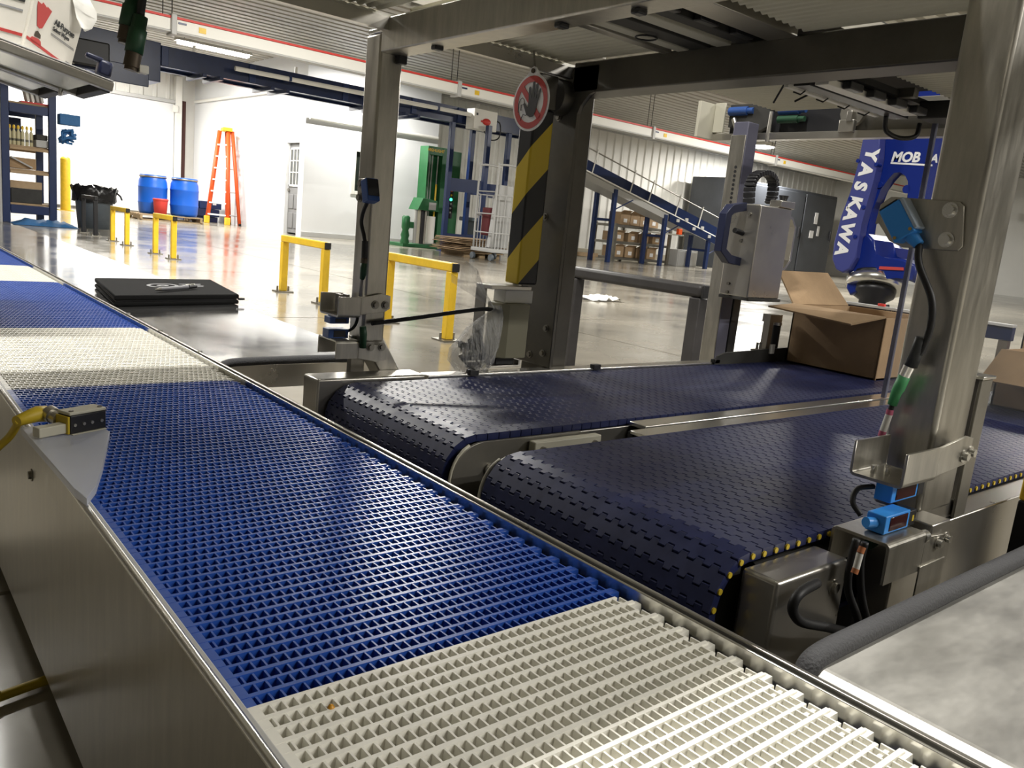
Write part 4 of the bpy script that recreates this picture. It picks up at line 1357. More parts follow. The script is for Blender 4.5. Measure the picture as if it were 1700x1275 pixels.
mb = MB()
N = 48
vs = []
for k in range(N):
    a = 2 * PI * k / N
    for r in (0.70, 0.92):
        y, z = sp2(r * math.cos(a), r * math.sin(a))
        vs.append(Vector((SX - 0.0005, y, z)))
mb.faces(vs, [(2 * i, 2 * i + 1, (2 * i + 3) % (2 * N), (2 * i + 2) % (2 * N)) for i in range(N)])
obj('red_ring', mb, INKR, t, 'red ring')
c45 = math.sqrt(0.5)
flat2([(-0.60, 0.45), (-0.45, 0.60), (0.60, -0.45), (0.45, -0.60)], SX - 0.0006, INKR, 'red_bar', 'red diagonal bar')
hand = [(0.05, -0.52), (0.22, -0.50), (0.34, -0.32), (0.40, 0.02), (0.54, 0.42), (0.50, 0.46), (0.45, 0.42), (0.31, 0.10), (0.36, 0.60), (0.31, 0.65), (0.25, 0.60), (0.20, 0.12),
        (0.17, 0.68), (0.11, 0.72), (0.06, 0.68), (0.06, 0.12), (-0.03, 0.52), (-0.09, 0.55), (-0.14, 0.50), (-0.10, 0.02), (-0.12, -0.18), (-0.32, 0.0), (-0.38, -0.04), (-0.34, -0.12), (-0.16, -0.42)]
flat2(hand, SX - 0.0010, INK, 'hand', 'black hand')
hd = [(-0.66, -0.32), (-0.66, -0.05), (-0.60, 0.12), (-0.47, 0.18), (-0.37, 0.10), (-0.35, -0.05), (-0.42, -0.06), (-0.52, -0.06), (-0.51, -0.26), (-0.44, -0.24)]
obj('head_outline', MB().tube([(SX - 0.0006, *sp2(u, v)) for u, v in hd], 0.0006, 4), INK, t)
obj('arm_outline', MB().tube([(SX - 0.0006, *sp2(u, v)) for u, v in [(-0.50, -0.62), (-0.36, -0.40), (-0.22, -0.44), (-0.12, -0.42)]], 0.0006, 4), INK, t)
obj('rivet', MB().cyl((SX - 0.003, *sp2(0, 1.08)), (SX + 0.004, *sp2(0, 1.08)), 0.0045, seg=12), BROWN, t)
obj('hanger', MB().cyl((SX + 0.004, SY, SZ + SR * 1.08), (SX + 0.004, SY + 0.01, 0.93), 0.002, seg=6), STEELD, t)

# ------------------------------------------------------------------ right post
rp = thing('frame_post', 'thick brushed stainless post in the right foreground', 'post', (1.04, 0.42, 0))
obj('post', MB().box(0.995, 1.087, 0.397, 0.456, 0.304, 1.35, 0.006, seg=3), STEEL, rp)
obj('foot_angle', MB().prism([(0.995, 0.2895), (1.12, 0.2895), (1.12, 0.30), (1.095, 0.312), (0.995, 0.312)], 'y', 0.398, 0.4295), STEELX, rp)
obj('angle_upright', MB().box(1.089, 1.122, 0.392, 0.396, 0.2895, 0.470, 0.001).box(1.118, 1.122, 0.396, 0.428, 0.2895, 0.470, 0.001), STEELD, rp)
obj('angle_cap', MB().box(1.087, 1.126, 0.390, 0.430, 0.470, 0.4745, 0.001), BRIGHT, rp)
# sensor plate with the blue sensor and its cable
ps = thing('photo_sensor', 'bright blue sensor on a rounded steel plate at the right post', 'sensor', (0.99, 0.47, 0.60))
PX = 0.9945
pp = [at_x(*q, PX) for q in ((1603, 343), (1600, 410), (1592, 417), (1500, 411), (1478, 400), (1462, 370), (1462, 345), (1480, 328), (1595, 334))]
pp[-3:] = [at_x(1455, 372, PX), at_x(1464, 340, PX), at_x(1482, 327, PX), at_x(1596, 335, PX)]
obj('plate', MB().prism([(q.y, q.z) for q in pp], 'x', PX - 0.004, PX, 0.0008), STEEL, ps)
for q in ((1578, 349), (1571, 398)):
    c = at_x(*q, PX - 0.004)
    obj('bolt', MB().bolt(c, (-1, 0, 0), 0.0062, 0.006), BRIGHT, ps)
BXp = 0.968
c = at_x(1489, 368, 0.975)
Mx = Matrix.Translation(Vector((0.979, c.y, c.z))) @ Matrix.Rotation(math.radians(-36), 4, 'X')
obj('sensor_body', MB().box(-0.0105, 0.0115, -0.0155, 0.0115, -0.023, 0.021, 0.0015, Mx), SENSB, ps, 'blue sensor body')
obj('sensor_back', MB().box(-0.0100, 0.0110, -0.0200, -0.0156, -0.020, 0.021, 0.001, Mx), mat('sensor_pale', (0.40, 0.48, 0.58), 0.4), ps)
obj('sensor_lens', MB().box(-0.0095, 0.0105, -0.013, 0.0105, 0.0212, 0.0228, 0.0005, Mx), BLACKM, ps, 'dark sensor lens')
for y in (-0.012, 0.008):
    obj('sensor_screw', MB().cyl(Mx @ Vector((-0.0105, y, -0.018)), Mx @ Vector((-0.0116, y, -0.018)), 0.002, seg=10), mat('brass', (0.5, 0.34, 0.12), 0.3, 1.0), ps)
pl0 = Mx @ Vector((0, -0.006, -0.023))
pl1 = Mx @ Vector((0, -0.009, -0.037))
obj('sensor_plug', MB().cyl(pl0, pl1, 0.0085, 0.0062), SENSB, ps)
CX = 0.972
P = lambda x, y, X=CX: at_x(x, y, X)
obj('cable', MB().tube(spline([pl1, P(1526, 440), P(1546, 495), P(1545, 540), P(1533, 575), P(1526, 588)]), 0.0042, 10), BLACK, ps, 'black cable')
obj('cable_sleeve', MB().tube([P(1530, 560), P(1523, 582), P(1512, 608)], [0.0066, 0.0072, 0.0074], 12), mat('sleeve_grey', (0.045, 0.048, 0.05), 0.55), ps)
obj('plug_nut', MB().cyl(P(1510, 608), P(1502, 624), 0.0066, seg=12), BRIGHT, ps)
obj('plug_body', MB().tube([P(1502, 624), P(1492, 645), P(1488, 652), P(1481, 672)], [0.0068, 0.0070, 0.0062, 0.0055], 12), GREEN, ps, 'green connector')
obj('cable_end', MB().tube(spline([P(1481, 672), P(1474, 695), P(1462, 725), P(1456, 745), P(1465, 775)]), 0.0032, 8), BLACK, ps)
obj('sleeve', MB().cyl(P(1478, 680), P(1476, 688), 0.0042), PINK, ps)
obj('sleeve', MB().cyl(P(1476, 688), P(1466, 715), 0.0042), WHITEP, ps)
obj('sleeve', MB().cyl(P(1466, 715), P(1463, 724), 0.0042), PINK, ps)


def ubracket(par, x0, x1, xb, y0, y1, z0, z1, up, th=0.003, ang=0.0):
    """bent sheet: front leg at y0 (toward the camera), web at z0 (up) or z1 (down), rear leg at y1"""
    r = 0.006
    zl = z1 if up else z0
    s = 1 if up else -1
    web = z0 if up else z1
    tip = z1 if up else z0

    def prof(o):
        q = []
        q.append((y0 + o, tip))
        rr = r - o
        cy, cz = y0 + r, web + s * r
        for k in range(5):
            a = PI / 2 * k / 4
            q.append((cy - rr * math.cos(a), cz - s * rr * math.sin(a)))
        cy = y1 - r
        for k in range(5):
            a = PI / 2 * k / 4
            q.append((cy + rr * math.sin(a), cz - s * rr * math.cos(a)))
        q.append((y1 - o, tip))
        return q
    o_, i_ = prof(0), prof(th)
    obj('bent_sheet', MB().prism(o_ + i_[::-1], 'x', x0, x1, 0.0005), STEEL, par)
    # front leg runs on to the post
    zt = z1 + 0.006 if up else z1 - 0.002
    obj('front_plate', MB().prism([(x1, web + s * 0.006), (xb - 0.01, web + s * 0.012), (xb, web + s * 0.018), (xb, tip + s * 0.004), (xb - 0.02, tip + s * 0.008), (x1, tip)], 'y', y0, y0 + th, 0.0005), STEEL, par)


def sensor_block(par, x0, x1, y0, y1, z0, z1, front='y', cols=(SENSB, LENS)):
    obj('sensor_body', MB().box(x0, x1, y0, y1, z0, z1, 0.0012), cols[0], par, 'blue sensor block')
    obj('sensor_window', MB().box(x0 + 0.010, x1 - 0.006, y0 - 0.0008, y0 + 0.002, z0 + 0.0025, z1 - 0.0025, 0.0006), cols[1], par, 'dark red sensor window')


b1 = thing('sensor_bracket', 'upper bent steel bracket on the right post, with a sensor under it', 'bracket', (0.97, 0.40, 0.35))
ubracket(b1, 0.893, 0.975, 1.062, 0.3785, 0.441, 0.3575, 0.398, True)
for q in ((1.040, 0.3815), (1.058, 0.3845)):
    obj('bolt', MB().bolt((q[0], 0.3785, q[1]), (0, -1, 0), 0.0055, 0.007), BRIGHT, b1)
obj('spacer', MB().box(1.03, 1.062, 0.3815, 0.397, 0.372, 0.392), STEELD, b1)
for (x, y) in ((0.918, 0.425), (0.925, 0.412), (0.936, 0.418)):
    obj('screw', MB().cyl((x, y, 0.3605), (x, y, 0.370), 0.0035, seg=8), BRIGHT, b1)
obj('slot_mark', MB().box(0.925, 0.955, 0.3935, 0.3965, 0.3605, 0.3610), BLACK, b1)
sensor_block(b1, 0.902, 0.966, 0.392, 0.412, 0.336, 0.3565)
obj('end_cap', MB().box(0.9665, 0.982, 0.392, 0.412, 0.337, 0.3565, 0.001), BLACKM, b1)
obj('cable', MB().tube(spline([(0.905, 0.415, 0.349), (0.888, 0.425, 0.345), (0.876, 0.422, 0.332), (0.876, 0.41, 0.320)]), 0.0032, 8), BLACK, b1)
b2 = thing('sensor_bracket', 'lower bent steel bracket on the right post, with a blue sensor on top', 'bracket', (0.92, 0.38, 0.24))
ubracket(b2, 0.848, 0.935, 1.005, 0.3600, 0.4265, 0.262, 0.3085, False)
for q in ((0.968, 0.290), (0.988, 0.2925)):
    obj('bolt', MB().bolt((q[0], 0.360, q[1]), (0, -1, 0), 0.0052, 0.0065), BRIGHT, b2)
obj('spacer', MB().box(0.955, 1.003, 0.363, 0.3968, 0.2895, 0.312, 0.002), STEELX, b2)
sensor_block(b2, 0.868, 0.925, 0.378, 0.400, 0.3095, 0.3305)
obj('end_cap', MB().box(0.9255, 0.944, 0.379, 0.399, 0.3095, 0.328, 0.001), BLACKM, b2)
obj('led', MB().box(0.9445, 0.9448, 0.386, 0.390, 0.316, 0.324).box(0.934, 0.938, 0.3786, 0.379, 0.315, 0.322), YELP, b2)
obj('plug', MB().cyl((0.868, 0.390, 0.320), (0.856, 0.394, 0.321), 0.006), SENSB, b2)
obj('lug', MB().cyl((0.935, 0.366, 0.300), (0.945, 0.366, 0.300), 0.008, seg=10), BRIGHT, b2)
obj('rear_web', MB().box(0.93, 0.995, 0.358, 0.3599, 0.215, 0.268, 0.0005), STEEL, b2)

# ------------------------------------------------------------------ sensors on the left post
b3 = thing('sensor_bracket', 'upper dark bent bracket low on the front left post', 'bracket', (0.74, 1.34, 0.40))
ubracket(b3, 0.690, 0.735, 0.796, 1.318, 1.392, 0.407, 0.445, True)
for x in (0.764, 0.785):
    obj('bolt', MB().bolt((x, 1.318, 0.432), (0, -1, 0), 0.0055, 0.006), STEELD, b3)
sensor_block(b3, 0.684, 0.722, 1.335, 1.36, 0.394, 0.4065, cols=(SENSD, BLACKM))
for x in (0.712, 0.726):
    obj('pin', MB().box(x, x + 0.0075, 1.36, 1.375, 0.41, 0.445), STEELX, b3)
b4 = thing('sensor_bracket', 'lower dark bent bracket low on the front left post', 'bracket', (0.74, 1.34, 0.33))
ubracket(b4, 0.690, 0.735, 0.796, 1.318, 1.392, 0.332, 0.366, False)
for x in (0.760, 0.784):
    obj('bolt', MB().bolt((x, 1.318, 0.353), (0, -1, 0), 0.0055, 0.006), STEELD, b4)
sensor_block(b4, 0.682, 0.722, 1.335, 1.36, 0.367, 0.384, cols=(SENSD, BLACKM))
obj('cable', MB().tube(spline([(0.722, 1.35, 0.376), (0.733, 1.34, 0.385), (0.738, 1.335, 0.40), (0.736, 1.33, 0.42)]), 0.003, 6), BLACK, b4)
obj('green_plug', MB().tube([(0.740, 1.316, 0.392), (0.742, 1.316, 0.378), (0.743, 1.316, 0.352)], [0.006, 0.007, 0.006], 10), GREEND, b4)
ps2 = thing('photo_sensor', 'dark blue sensor and steel plate halfway up the front left post', 'sensor', (0.74, 1.34, 0.45))
PX = 0.7445
pp = [at_x(*q, PX) for q in ((597, 301), (600, 297), (616, 296), (625, 303), (626, 318), (624, 336), (596, 334))]
obj('plate', MB().prism([(q.y, q.z) for q in pp], 'x', PX - 0.004, PX, 0.0008), STEEL, ps2)
for q in ((600, 305), (598, 328)):
    obj('bolt', MB().bolt(at_x(*q, PX - 0.004), (-1, 0, 0), 0.006, 0.006), STEELD, ps2)
c = at_x(616, 317, 0.73)
Mx = Matrix.Translation(Vector((0.729, c.y, c.z))) @ Matrix.Rotation(math.radians(-18), 4, 'X')
obj('sensor_body', MB().box(-0.0125, 0.0115, -0.0105, 0.0105, -0.020, 0.020, 0.0015, Mx), SENSD, ps2)
obj('sensor_lens', MB().box(-0.0115, 0.0105, -0.0120, -0.0106, -0.012, 0.018, 0.0005, Mx), BLACKM, ps2)
P = lambda x, y, X=0.727: at_x(x, y, X)
obj('cable', MB().tube(spline([P(610, 335), P(603, 352), P(600, 370), P(604, 390), P(606, 402)]), 0.0035, 8), BLACK, ps2)
obj('cable_sleeve', MB().cyl(P(606, 400), P(605, 428), 0.0058), BLACKM, ps2)
obj('plug_nut', MB().cyl(P(605, 428), P(604, 437), 0.006, seg=12), BROWN, ps2)
obj('plug_body', MB().tube([P(604, 437), P(603, 455), P(601, 463)], [0.0062, 0.006, 0.0045], 10), GREEND, ps2)
obj('cable_end', MB().tube([P(601, 463), P(599, 478), P(598, 492)], 0.003, 8), INKG, ps2)

# black strap and bag of hardware
solo('strap', MB().tube(spline([at_y(617, 537, 1.316), at_y(680, 529, 1.312), at_y(760, 518, 1.305), at_y(806, 513, 1.296), at_y(830, 517, 1.296), (1.05, 1.305, 0.43)]), 0.0042, 8), BLACK, 'black strap stretched from the left post to the plastic bag', 'strap')
bg = thing('plastic_bag', 'clear plastic bag of hardware tied up beside the cream housing', 'bag', (0.985, 1.285, 0.3065))
mb = MB()
ringN = 30
prof = [(0.004, 0.000), (0.034, 0.000), (0.050, 0.020), (0.052, 0.045), (0.040, 0.085), (0.022, 0.112), (0.010, 0.124), (0.011, 0.132)]
cen = [(0.975, 0.307), (0.975, 0.307), (0.975, 0.307), (0.982, 0.307), (1.000, 0.307), (1.020, 0.307), (1.030, 0.307), (1.026, 0.307)]
rings = []
for (r, z), (cx, cz) in zip(prof, cen):
    rr = []
    for k in range(ringN):
        a = 2 * PI * k / ringN
        q = r * (1 + 0.10 * math.sin(7 * a + z * 40) + random.uniform(-0.05, 0.05))
        rr.append(mb.bm.verts.new((cx + q * math.cos(a), 1.288 + 0.62 * q * math.sin(a), cz + z)))
    rings.append(rr)
for A, B in zip(rings, rings[1:]):
    for k in range(ringN):
        f = mb.bm.faces.new((A[k], A[(k + 1) % ringN], B[(k + 1) % ringN], B[k]))
        f.smooth = True
obj('bag_body', mb, CLEAR, bg)
mb = MB()
vs, fs = [], []
nb = at_y(822, 513, 1.288)
fan = [(748, 468), (755, 455), (760, 462), (768, 440), (778, 434), (786, 446), (790, 470)]
for row in range(5):
    f = row / 4
    for k, q in enumerate(fan):
        e = at_y(*q, 1.288)
        p = nb.lerp(e, f)
        p.y += 0.012 * math.sin(k * 2.1) * f + 0.004 * math.sin(k * 5 + row)
        vs.append(p)
L_ = len(fan)
for row in range(4):
    for k in range(L_ - 1):
        a = row * L_ + k
        fs.append((a, a + 1, a + L_ + 1, a + L_))
mb.faces(vs, fs, True)
obj('bag_top', mb, CLEAR, bg, 'gathered open top of the bag')
for k in range(26):
    a = random.random() * 2 * PI
    rr = random.random() * 0.038
    z = 0.316 + 0.075 * random.random() * (1 - rr * 14)
    p = Vector((0.975 + rr * math.cos(a) + 0.004, 1.288 + rr * 0.5 * math.sin(a), z))
    d = Vector((random.uniform(-1, 1), random.uniform(-1, 1), random.uniform(-0.6, 0.6))).normalized() * 0.014
    mm = MB().cyl(p - d, p + d * 0.6, 0.0042, seg=8).cyl(p + d * 0.6, p + d, 0.0078, seg=6)
    obj('fitting', mm, [BLACKM, STEELD, BLACKM, STEEL][k % 4], bg)
for (x, y) in ((803, 607), (793, 611)):
    p = at_y(x, y, 1.262)
    obj('fitting', MB().cyl(p, p + Vector((0, 0.012, 0)), 0.006, seg=12), [CREAM, STEEL][x < 800], bg)

# ------------------------------------------------------------------ handle box on the perforated post
hb = thing('handle_box', 'steel box with two grab handles on a perforated post', 'box', (1.92, 1.34, 0.28))
obj('post', MB().box(1.872, 1.876, 1.366, 1.412, 0.28, 0.895, 0.0008), STEEL, hb)
obj('post_profile', MB().box(1.877, 1.925, 1.366, 1.412, 0.28, 0.93, 0.002), mat('grey_violet_profile', (0.10, 0.10, 0.14), 0.4), hb)
for k in range(9):
    z = 0.812 - 0.0115 * k
    obj('hole', MB().cyl((1.8715, 1.383, z), (1.8722, 1.383, z), 0.0042, seg=12), BLACK, hb)
obj('black_guide', MB().box(1.93, 1.965, 1.366, 1.40, 0.28, 0.50, 0.002), BLACKM, hb)
obj('box_body', MB().box(1.85, 1.995, 1.27, 1.362, 0.474, 0.7165, 0.003), STEELX, hb)
obj('box_lip', MB().box(1.93, 1.998, 1.266, 1.30, 0.7165, 0.735, 0.002), STEELX, hb)
obj('base_lip', MB().box(1.85, 2.0, 1.266, 1.362, 0.466, 0.474, 0.001), DARK, hb)
for (y, z) in ((1.322, 0.703), (1.30, 0.69), (1.335, 0.505), (1.335, 0.482), (1.315, 0.62)):
    obj('screw', MB().cyl((1.85, y, z), (1.846, y, z), 0.0045, seg=10), STEELD, hb)
obj('knob', MB().cyl((1.975, 1.29, 0.735), (1.975, 1.29, 0.75), 0.008, 0.013), BLACKM, hb)


def band(pts, th, y0, y1):
    n = len(pts)
    o_, i_ = [], []
    for i in range(n):
        a, b = pts[max(0, i - 1)], pts[min(n - 1, i + 1)]
        d = Vector((b[0] - a[0], b[1] - a[1])).normalized()
        nn = Vector((-d.y, d.x))
        o_.append((pts[i][0] + nn.x * th, pts[i][1] + nn.y * th))
        i_.append((pts[i][0] - nn.x * th, pts[i][1] - nn.y * th))
    return MB().prism(o_ + i_[::-1], 'y', y0, y1, 0.0015)


HP = [at_y(*q, 1.318) for q in ((1234, 343), (1212, 346), (1204, 356), (1195, 415), (1206, 430), (1224, 434))]
obj('grab_handle', band([(q.x, q.z) for q in HP] , 0.0105, 1.306, 1.330), HANDB, hb, 'blue black grab handle')
obj('latch', MB().cyl((1.85, 1.315, 0.640), (1.815, 1.315, 0.645), 0.007), BLACKM, hb)
HP = [(2.000, 0.702), (2.035, 0.694), (2.056, 0.672), (2.056, 0.580), (2.035, 0.556), (2.000, 0.550)]
obj('steel_handle', band(HP, 0.0035, 1.290, 1.335), STEELX, hb, 'bare steel handle')
ch = [at_y(*q, 1.33) for q in ((1243, 338), (1245, 310), (1252, 294), (1264, 287), (1277, 290), (1284, 303), (1282, 325), (1278, 338))]
cp_ = spline(ch, 3)
for a, b in zip(cp_[:-1:1], cp_[1::1]):
    d = b - a
    an = math.atan2(d.z, d.x)
    obj('chain_link', MB().cbox((a + b) / 2, (d.length * 0.92, 0.03, 0.014), Matrix.Rotation(-an, 3, 'Y'), 0.002), BLACKM, hb)
t = thing('stop_post', 'small steel stop post standing left of the open carton', 'post', (2.01, 1.285, 0.3))
obj('bar', MB().box(1.985, 2.005, 1.278, 1.298, 0.305, 0.425, 0.001), STEELX, t)
obj('damper', MB().cyl((2.030, 1.285, 0.305), (2.030, 1.285, 0.40), 0.013), BLACK, t)
obj('cap', MB().cyl((2.030, 1.285, 0.40), (2.030, 1.285, 0.408), 0.015).box(1.98, 2.04, 1.275, 1.30, 0.408, 0.43, 0.001), STEELX, t)
t = thing('proximity_switch', 'small switch bracket on the black guard at the foot of the handle box', 'switch', (1.95, 1.30, 0.32))
obj('angle', MB().box(1.93, 2.02, 1.269, 1.29, 0.330, 0.334).box(1.93, 2.02, 1.268, 1.272, 0.306, 0.330), STEELD, t)
obj('clip', MB().box(1.975, 1.995, 1.2555, 1.2612, 0.324, 0.350, 0.001), WHITEP, t)
for x in (1.945, 1.96):
    obj('screw', MB().cyl((x, 1.28, 0.334), (x, 1.28, 0.352), 0.004, seg=6), STEELD, t)

# ------------------------------------------------------------------ gantry behind the second beam
ga = thing('pick_gantry', 'black pneumatic gantry unit under the roof, above the handle box', 'gantry', (1.95, 1.2, 0.89))
obj('lower_bar', MB().box(1.94, 1.97, 0.70, 1.53, 0.892, 0.910, 0.001), STEELX, ga)
obj('end_plate', MB().box(1.88, 1.965, 1.535, 1.545, 0.895, 0.992, 0.001), CREAM, ga)
obj('end_plate', MB().box(1.945, 1.95, 1.50, 1.535, 0.915, 0.995, 0.001), CREAM, ga)
obj('carriage', MB().box(1.975, 2.10, 1.12, 1.50, 0.912, 0.99, 0.004), BLACKM, ga)
obj('valve_block', MB().prism([(1.40, 0.912), (1.44, 0.935), (1.49, 0.93), (1.49, 0.99), (1.36, 0.99), (1.36, 0.93)], 'x', 1.955, 1.974), DARK, ga)
obj('rear_plate', MB().box(1.98, 1.99, 0.70, 1.12, 0.911, 0.99, 0.001), STEELD, ga)
for (y, z, m, r) in ((1.46, 0.972, SENSD, 0.012), (1.30, 0.968, SENSD, 0.011), (1.30, 0.945, GREEND, 0.010)):
    obj('solenoid', MB().cyl((1.955, y + 0.03, z), (1.955, y - 0.03, z), r).cyl((1.955, y - 0.03, z), (1.955, y - 0.048, z), r * 0.7), m, ga)
obj('steel_arm', MB().cyl((1.95, 1.35, 0.965), (1.94, 1.345, 0.885), 0.006), STEELX, ga)
obj('steel_arm', MB().cyl((1.95, 1.47, 0.95), (1.94, 1.44, 0.905), 0.007), STEELX, ga)
obj('clamp', MB().box(1.93, 1.945, 1.10, 1.14, 0.905, 0.935, 0.002).box(1.925, 1.945, 1.105, 1.12, 0.93, 0.955, 0.002), STEELX, ga)
obj('disc', MB().cyl((1.95, 1.12, 0.955), (1.965, 1.12, 0.955), 0.032), STEELD, ga)
for i, (ya, yb) in enumerate(((0.915, 0.925), (0.835, 0.862))):
    obj('white_rail', MB().box(1.36, 1.70, ya, yb, 0.897, 0.908, 0.001), LEDW, ga)
obj('black_rail', MB().box(1.36, 1.74, 0.872, 0.905, 0.898, 0.926, 0.001), BLACKM, ga)
for k in range(4):
    obj('rail_block', MB().box(1.40 + 0.085 * k, 1.445 + 0.085 * k, 0.815, 0.832, 0.896, 0.91, 0.002), BLACKM, ga)
    obj('tie', MB().tube([(1.40 + 0.08 * k, 0.905, 0.897), (1.41 + 0.08 * k, 0.92, 0.893), (1.40 + 0.08 * k, 0.93, 0.897)], 0.0015, 5), BLACK, ga)
for x in (1.40, 1.66):
    obj('rail_hanger', MB().box(x, x + 0.02, 0.83, 0.93, 0.927, 0.945), STEELD, ga)
obj('loop_cable', MB().tube(spline([(1.70, 0.90, 0.90), (1.71, 0.90, 0.872), (1.75, 0.89, 0.862), (1.80, 0.88, 0.872), (1.81, 0.88, 0.90)]), 0.005, 8), BLACK, ga)
obj('drop_tube', MB().cyl((1.41, 0.95, 0.93), (1.43, 0.99, 0.885), 0.002, seg=6).cyl((1.48, 0.94, 0.91), (1.47, 0.97, 0.893), 0.002, seg=6), BLACK, ga)
obj('head_block', MB().box(1.75, 1.82, 0.78, 0.86, 0.90, 0.935, 0.003), DARK, ga)
obj('cross_bar', MB().box(1.25, 1.98, 0.86, 0.90, 0.93, 0.942), DARK, ga)

# ------------------------------------------------------------------ acrylic guard
t = thing('acrylic_guard', 'clear acrylic guard sheet with a grey edge beside the right post', 'guard', (1.84, 0.65, 0.30))
obj('sheet', MB().box(1.836, 1.842, 0.42, 0.854, 0.305, 0.93), ACRYL, t)
obj('edge_strip', MB().box(1.832, 1.8425, 0.8545, 0.864, 0.2985, 0.932, 0.001), ACRYE, t, 'grey edge profile')

# ------------------------------------------------------------------ cartons


def open_carton(label, x0, x1, y0, y1, z0, z1, flaps):
    t = thing('carton', label, 'box', ((x0 + x1) / 2, (y0 + y1) / 2, z0))
    th = 0.004
    mb = MB()
    mb.box(x0, x0 + th, y0, y1, z0, z1).box(x1 - th, x1, y0, y1, z0, z1).box(x0, x1, y0, y0 + th, z0, z1).box(x0, x1, y1 - th, y1, z0, z1).box(x0, x1, y0, y1, z0, z0 + th)
    obj('carton_body', mb, CARD, t)
    for fl_ in flaps:
        q = [Vector(v) for v in fl_]
        n = (q[1] - q[0]).cross(q[3] - q[0]).normalized() * 0.002
        m2 = MB()
        m2.faces([v + n for v in q] + [v - n for v in q], [(0, 1, 2, 3), (7, 6, 5, 4), (0, 4, 5, 1), (1, 5, 6, 2), (2, 6, 7, 3), (3, 7, 4, 0)])
        obj('flap', m2, CARD, t)
    return t


Z1 = 0.462
bA = open_carton('big open carton with folded out flaps on the farther navy belt', 2.06, 2.36, 0.995, 1.258, 0.3005, Z1, [
    [(2.06, 1.258, Z1 + 0.002), (2.06, 0.995, Z1 + 0.002), (1.985, 1.045, 0.438), (1.975, 1.285, 0.452)],
    [(2.06, 1.262, Z1), (2.36, 1.262, Z1), (2.33, 1.33, 0.552), (2.09, 1.345, 0.548)],
    [(2.36, 0.995, Z1), (2.36, 1.258, Z1), (2.43, 1.24, 0.45), (2.43, 1.01, 0.45)]])
obj('tape_edge', MB().box(2.058, 2.062, 0.993, 0.998, 0.3005, Z1), CARDD, bA)
bB = open_carton('open carton with a drooping front flap on the nearer navy belt, right edge', 2.06, 2.34, 0.455, 0.715, 0.3005, 0.432, [
    [(2.06, 0.715, 0.432), (2.06, 0.455, 0.436), (1.965, 0.47, 0.368), (1.965, 0.715, 0.366)],
    [(2.06, 0.455, 0.432), (2.34, 0.455, 0.432), (2.32, 0.44, 0.46), (2.08, 0.44, 0.46)]])
bC = open_carton('carton farther back on the nearer navy belt, seen past the right post', 2.40, 2.60, 0.46, 0.79, 0.3005, 0.46, [])
t = thing('blue_rail', 'dark blue rail with a pale top edge behind the open carton', 'rail', (2.46, 1.1, 0.0))
obj('rail', MB().box(2.45, 2.475, 0.835, 1.395, 0.425, 0.462, 0.002), BLUEN, t)
obj('top_edge', MB().box(2.446, 2.479, 0.835, 1.395, 0.462, 0.470, 0.001), LGREY, t)
for y in (0.853, 1.375):
    obj('leg', MB().box(2.452, 2.474, y - 0.012, y + 0.012, 0.0, 0.425), STEELD, t)
text('lettering', 'REX', 0.022, INKG, t, at_x(1482, 516, 2.4495), (0, -1, 0), (0, 0, 1), bold=0.0006)
obj('red_knob', MB().box(2.446, 2.46, 1.195, 1.215, 0.470, 0.478, 0.001), RED, t)

# ------------------------------------------------------------------ robot arm
rb = thing('robot_arm', 'blue industrial robot arm with white lettering behind the cartons', 'robot', (3.2, 1.3, 0))
RX = 3.10


def rpoly(px, X):
    return [(lambda q: (q.y, q.z))(at_x(x, y, X)) for x, y in px]


cover = [(1436, 195), (1463, 195), (1458, 262), (1450, 300), (1440, 336), (1430, 372), (1425, 402), (1421, 428), (1410, 447), (1398, 453), (1387, 447), (1381, 430), (1384, 402), (1397, 358), (1412, 318), (1417, 300), (1428, 268), (1433, 230)]
obj('arm_cover', MB().prism(rpoly(cover, RX), 'x', RX, RX + 0.05, 0.006), ROBOTL, rb, 'pale violet blue arm cover')
hole = [(1510, 300), (1505, 290), (1495, 283), (1483, 285), (1472, 297), (1462, 315), (1452, 335), (1447, 352), (1440, 385), (1436, 415)]
X2 = RX + 0.05
body = [(1455, 195), (1600, 195), (1596, 262), (1585, 330), (1575, 400), (1545, 420), (1530, 400), (1512, 360), (1504, 335)] + hole + [(1425, 430), (1418, 428), (1428, 372), (1445, 310), (1457, 262)]
obj('arm_body', MB().prism(rpoly(body, X2), 'x', X2, X2 + 0.06, 0.006), ROBOT, rb)
obj('hole_boss', MB().cyl(at_x(1505, 314, X2), at_x(1505, 314, X2) + Vector((0.12, 0, 0)), 0.016), ROBOT, rb)
wr_ = [(1432, 395), (1440, 388), (1450, 398), (1452, 425), (1470, 428), (1500, 430), (1520, 440), (1518, 470), (1490, 458), (1465, 460), (1440, 470), (1424, 485), (1410, 490), (1404, 478), (1408, 452), (1425, 430)]
obj('wrist', MB().prism(rpoly(wr_, RX + 0.03), 'x', RX + 0.03, RX + 0.20, 0.008), ROBOT, rb)
wb_ = [(1462, 391), (1468, 395), (1480, 412), (1520, 416), (1530, 440), (1500, 436), (1452, 428), (1455, 410)]
obj('wrist_guard', MB().prism(rpoly(wb_, RX + 0.21), 'x', RX + 0.21, RX + 0.30, 0.004), ROBOTL, rb)
red = [(1460, 442), (1500, 444), (1500, 449), (1459, 447)]
obj('red_label', MB().prism(rpoly(red, RX + 0.026), 'x', RX + 0.026, RX + 0.029), INKR, rb, 'red arrow label')
obj('white_label', MB().prism(rpoly([(1424, 451), (1432, 447), (1433, 458), (1425, 461)], RX + 0.026), 'x', RX + 0.026, RX + 0.029), INKW, rb)
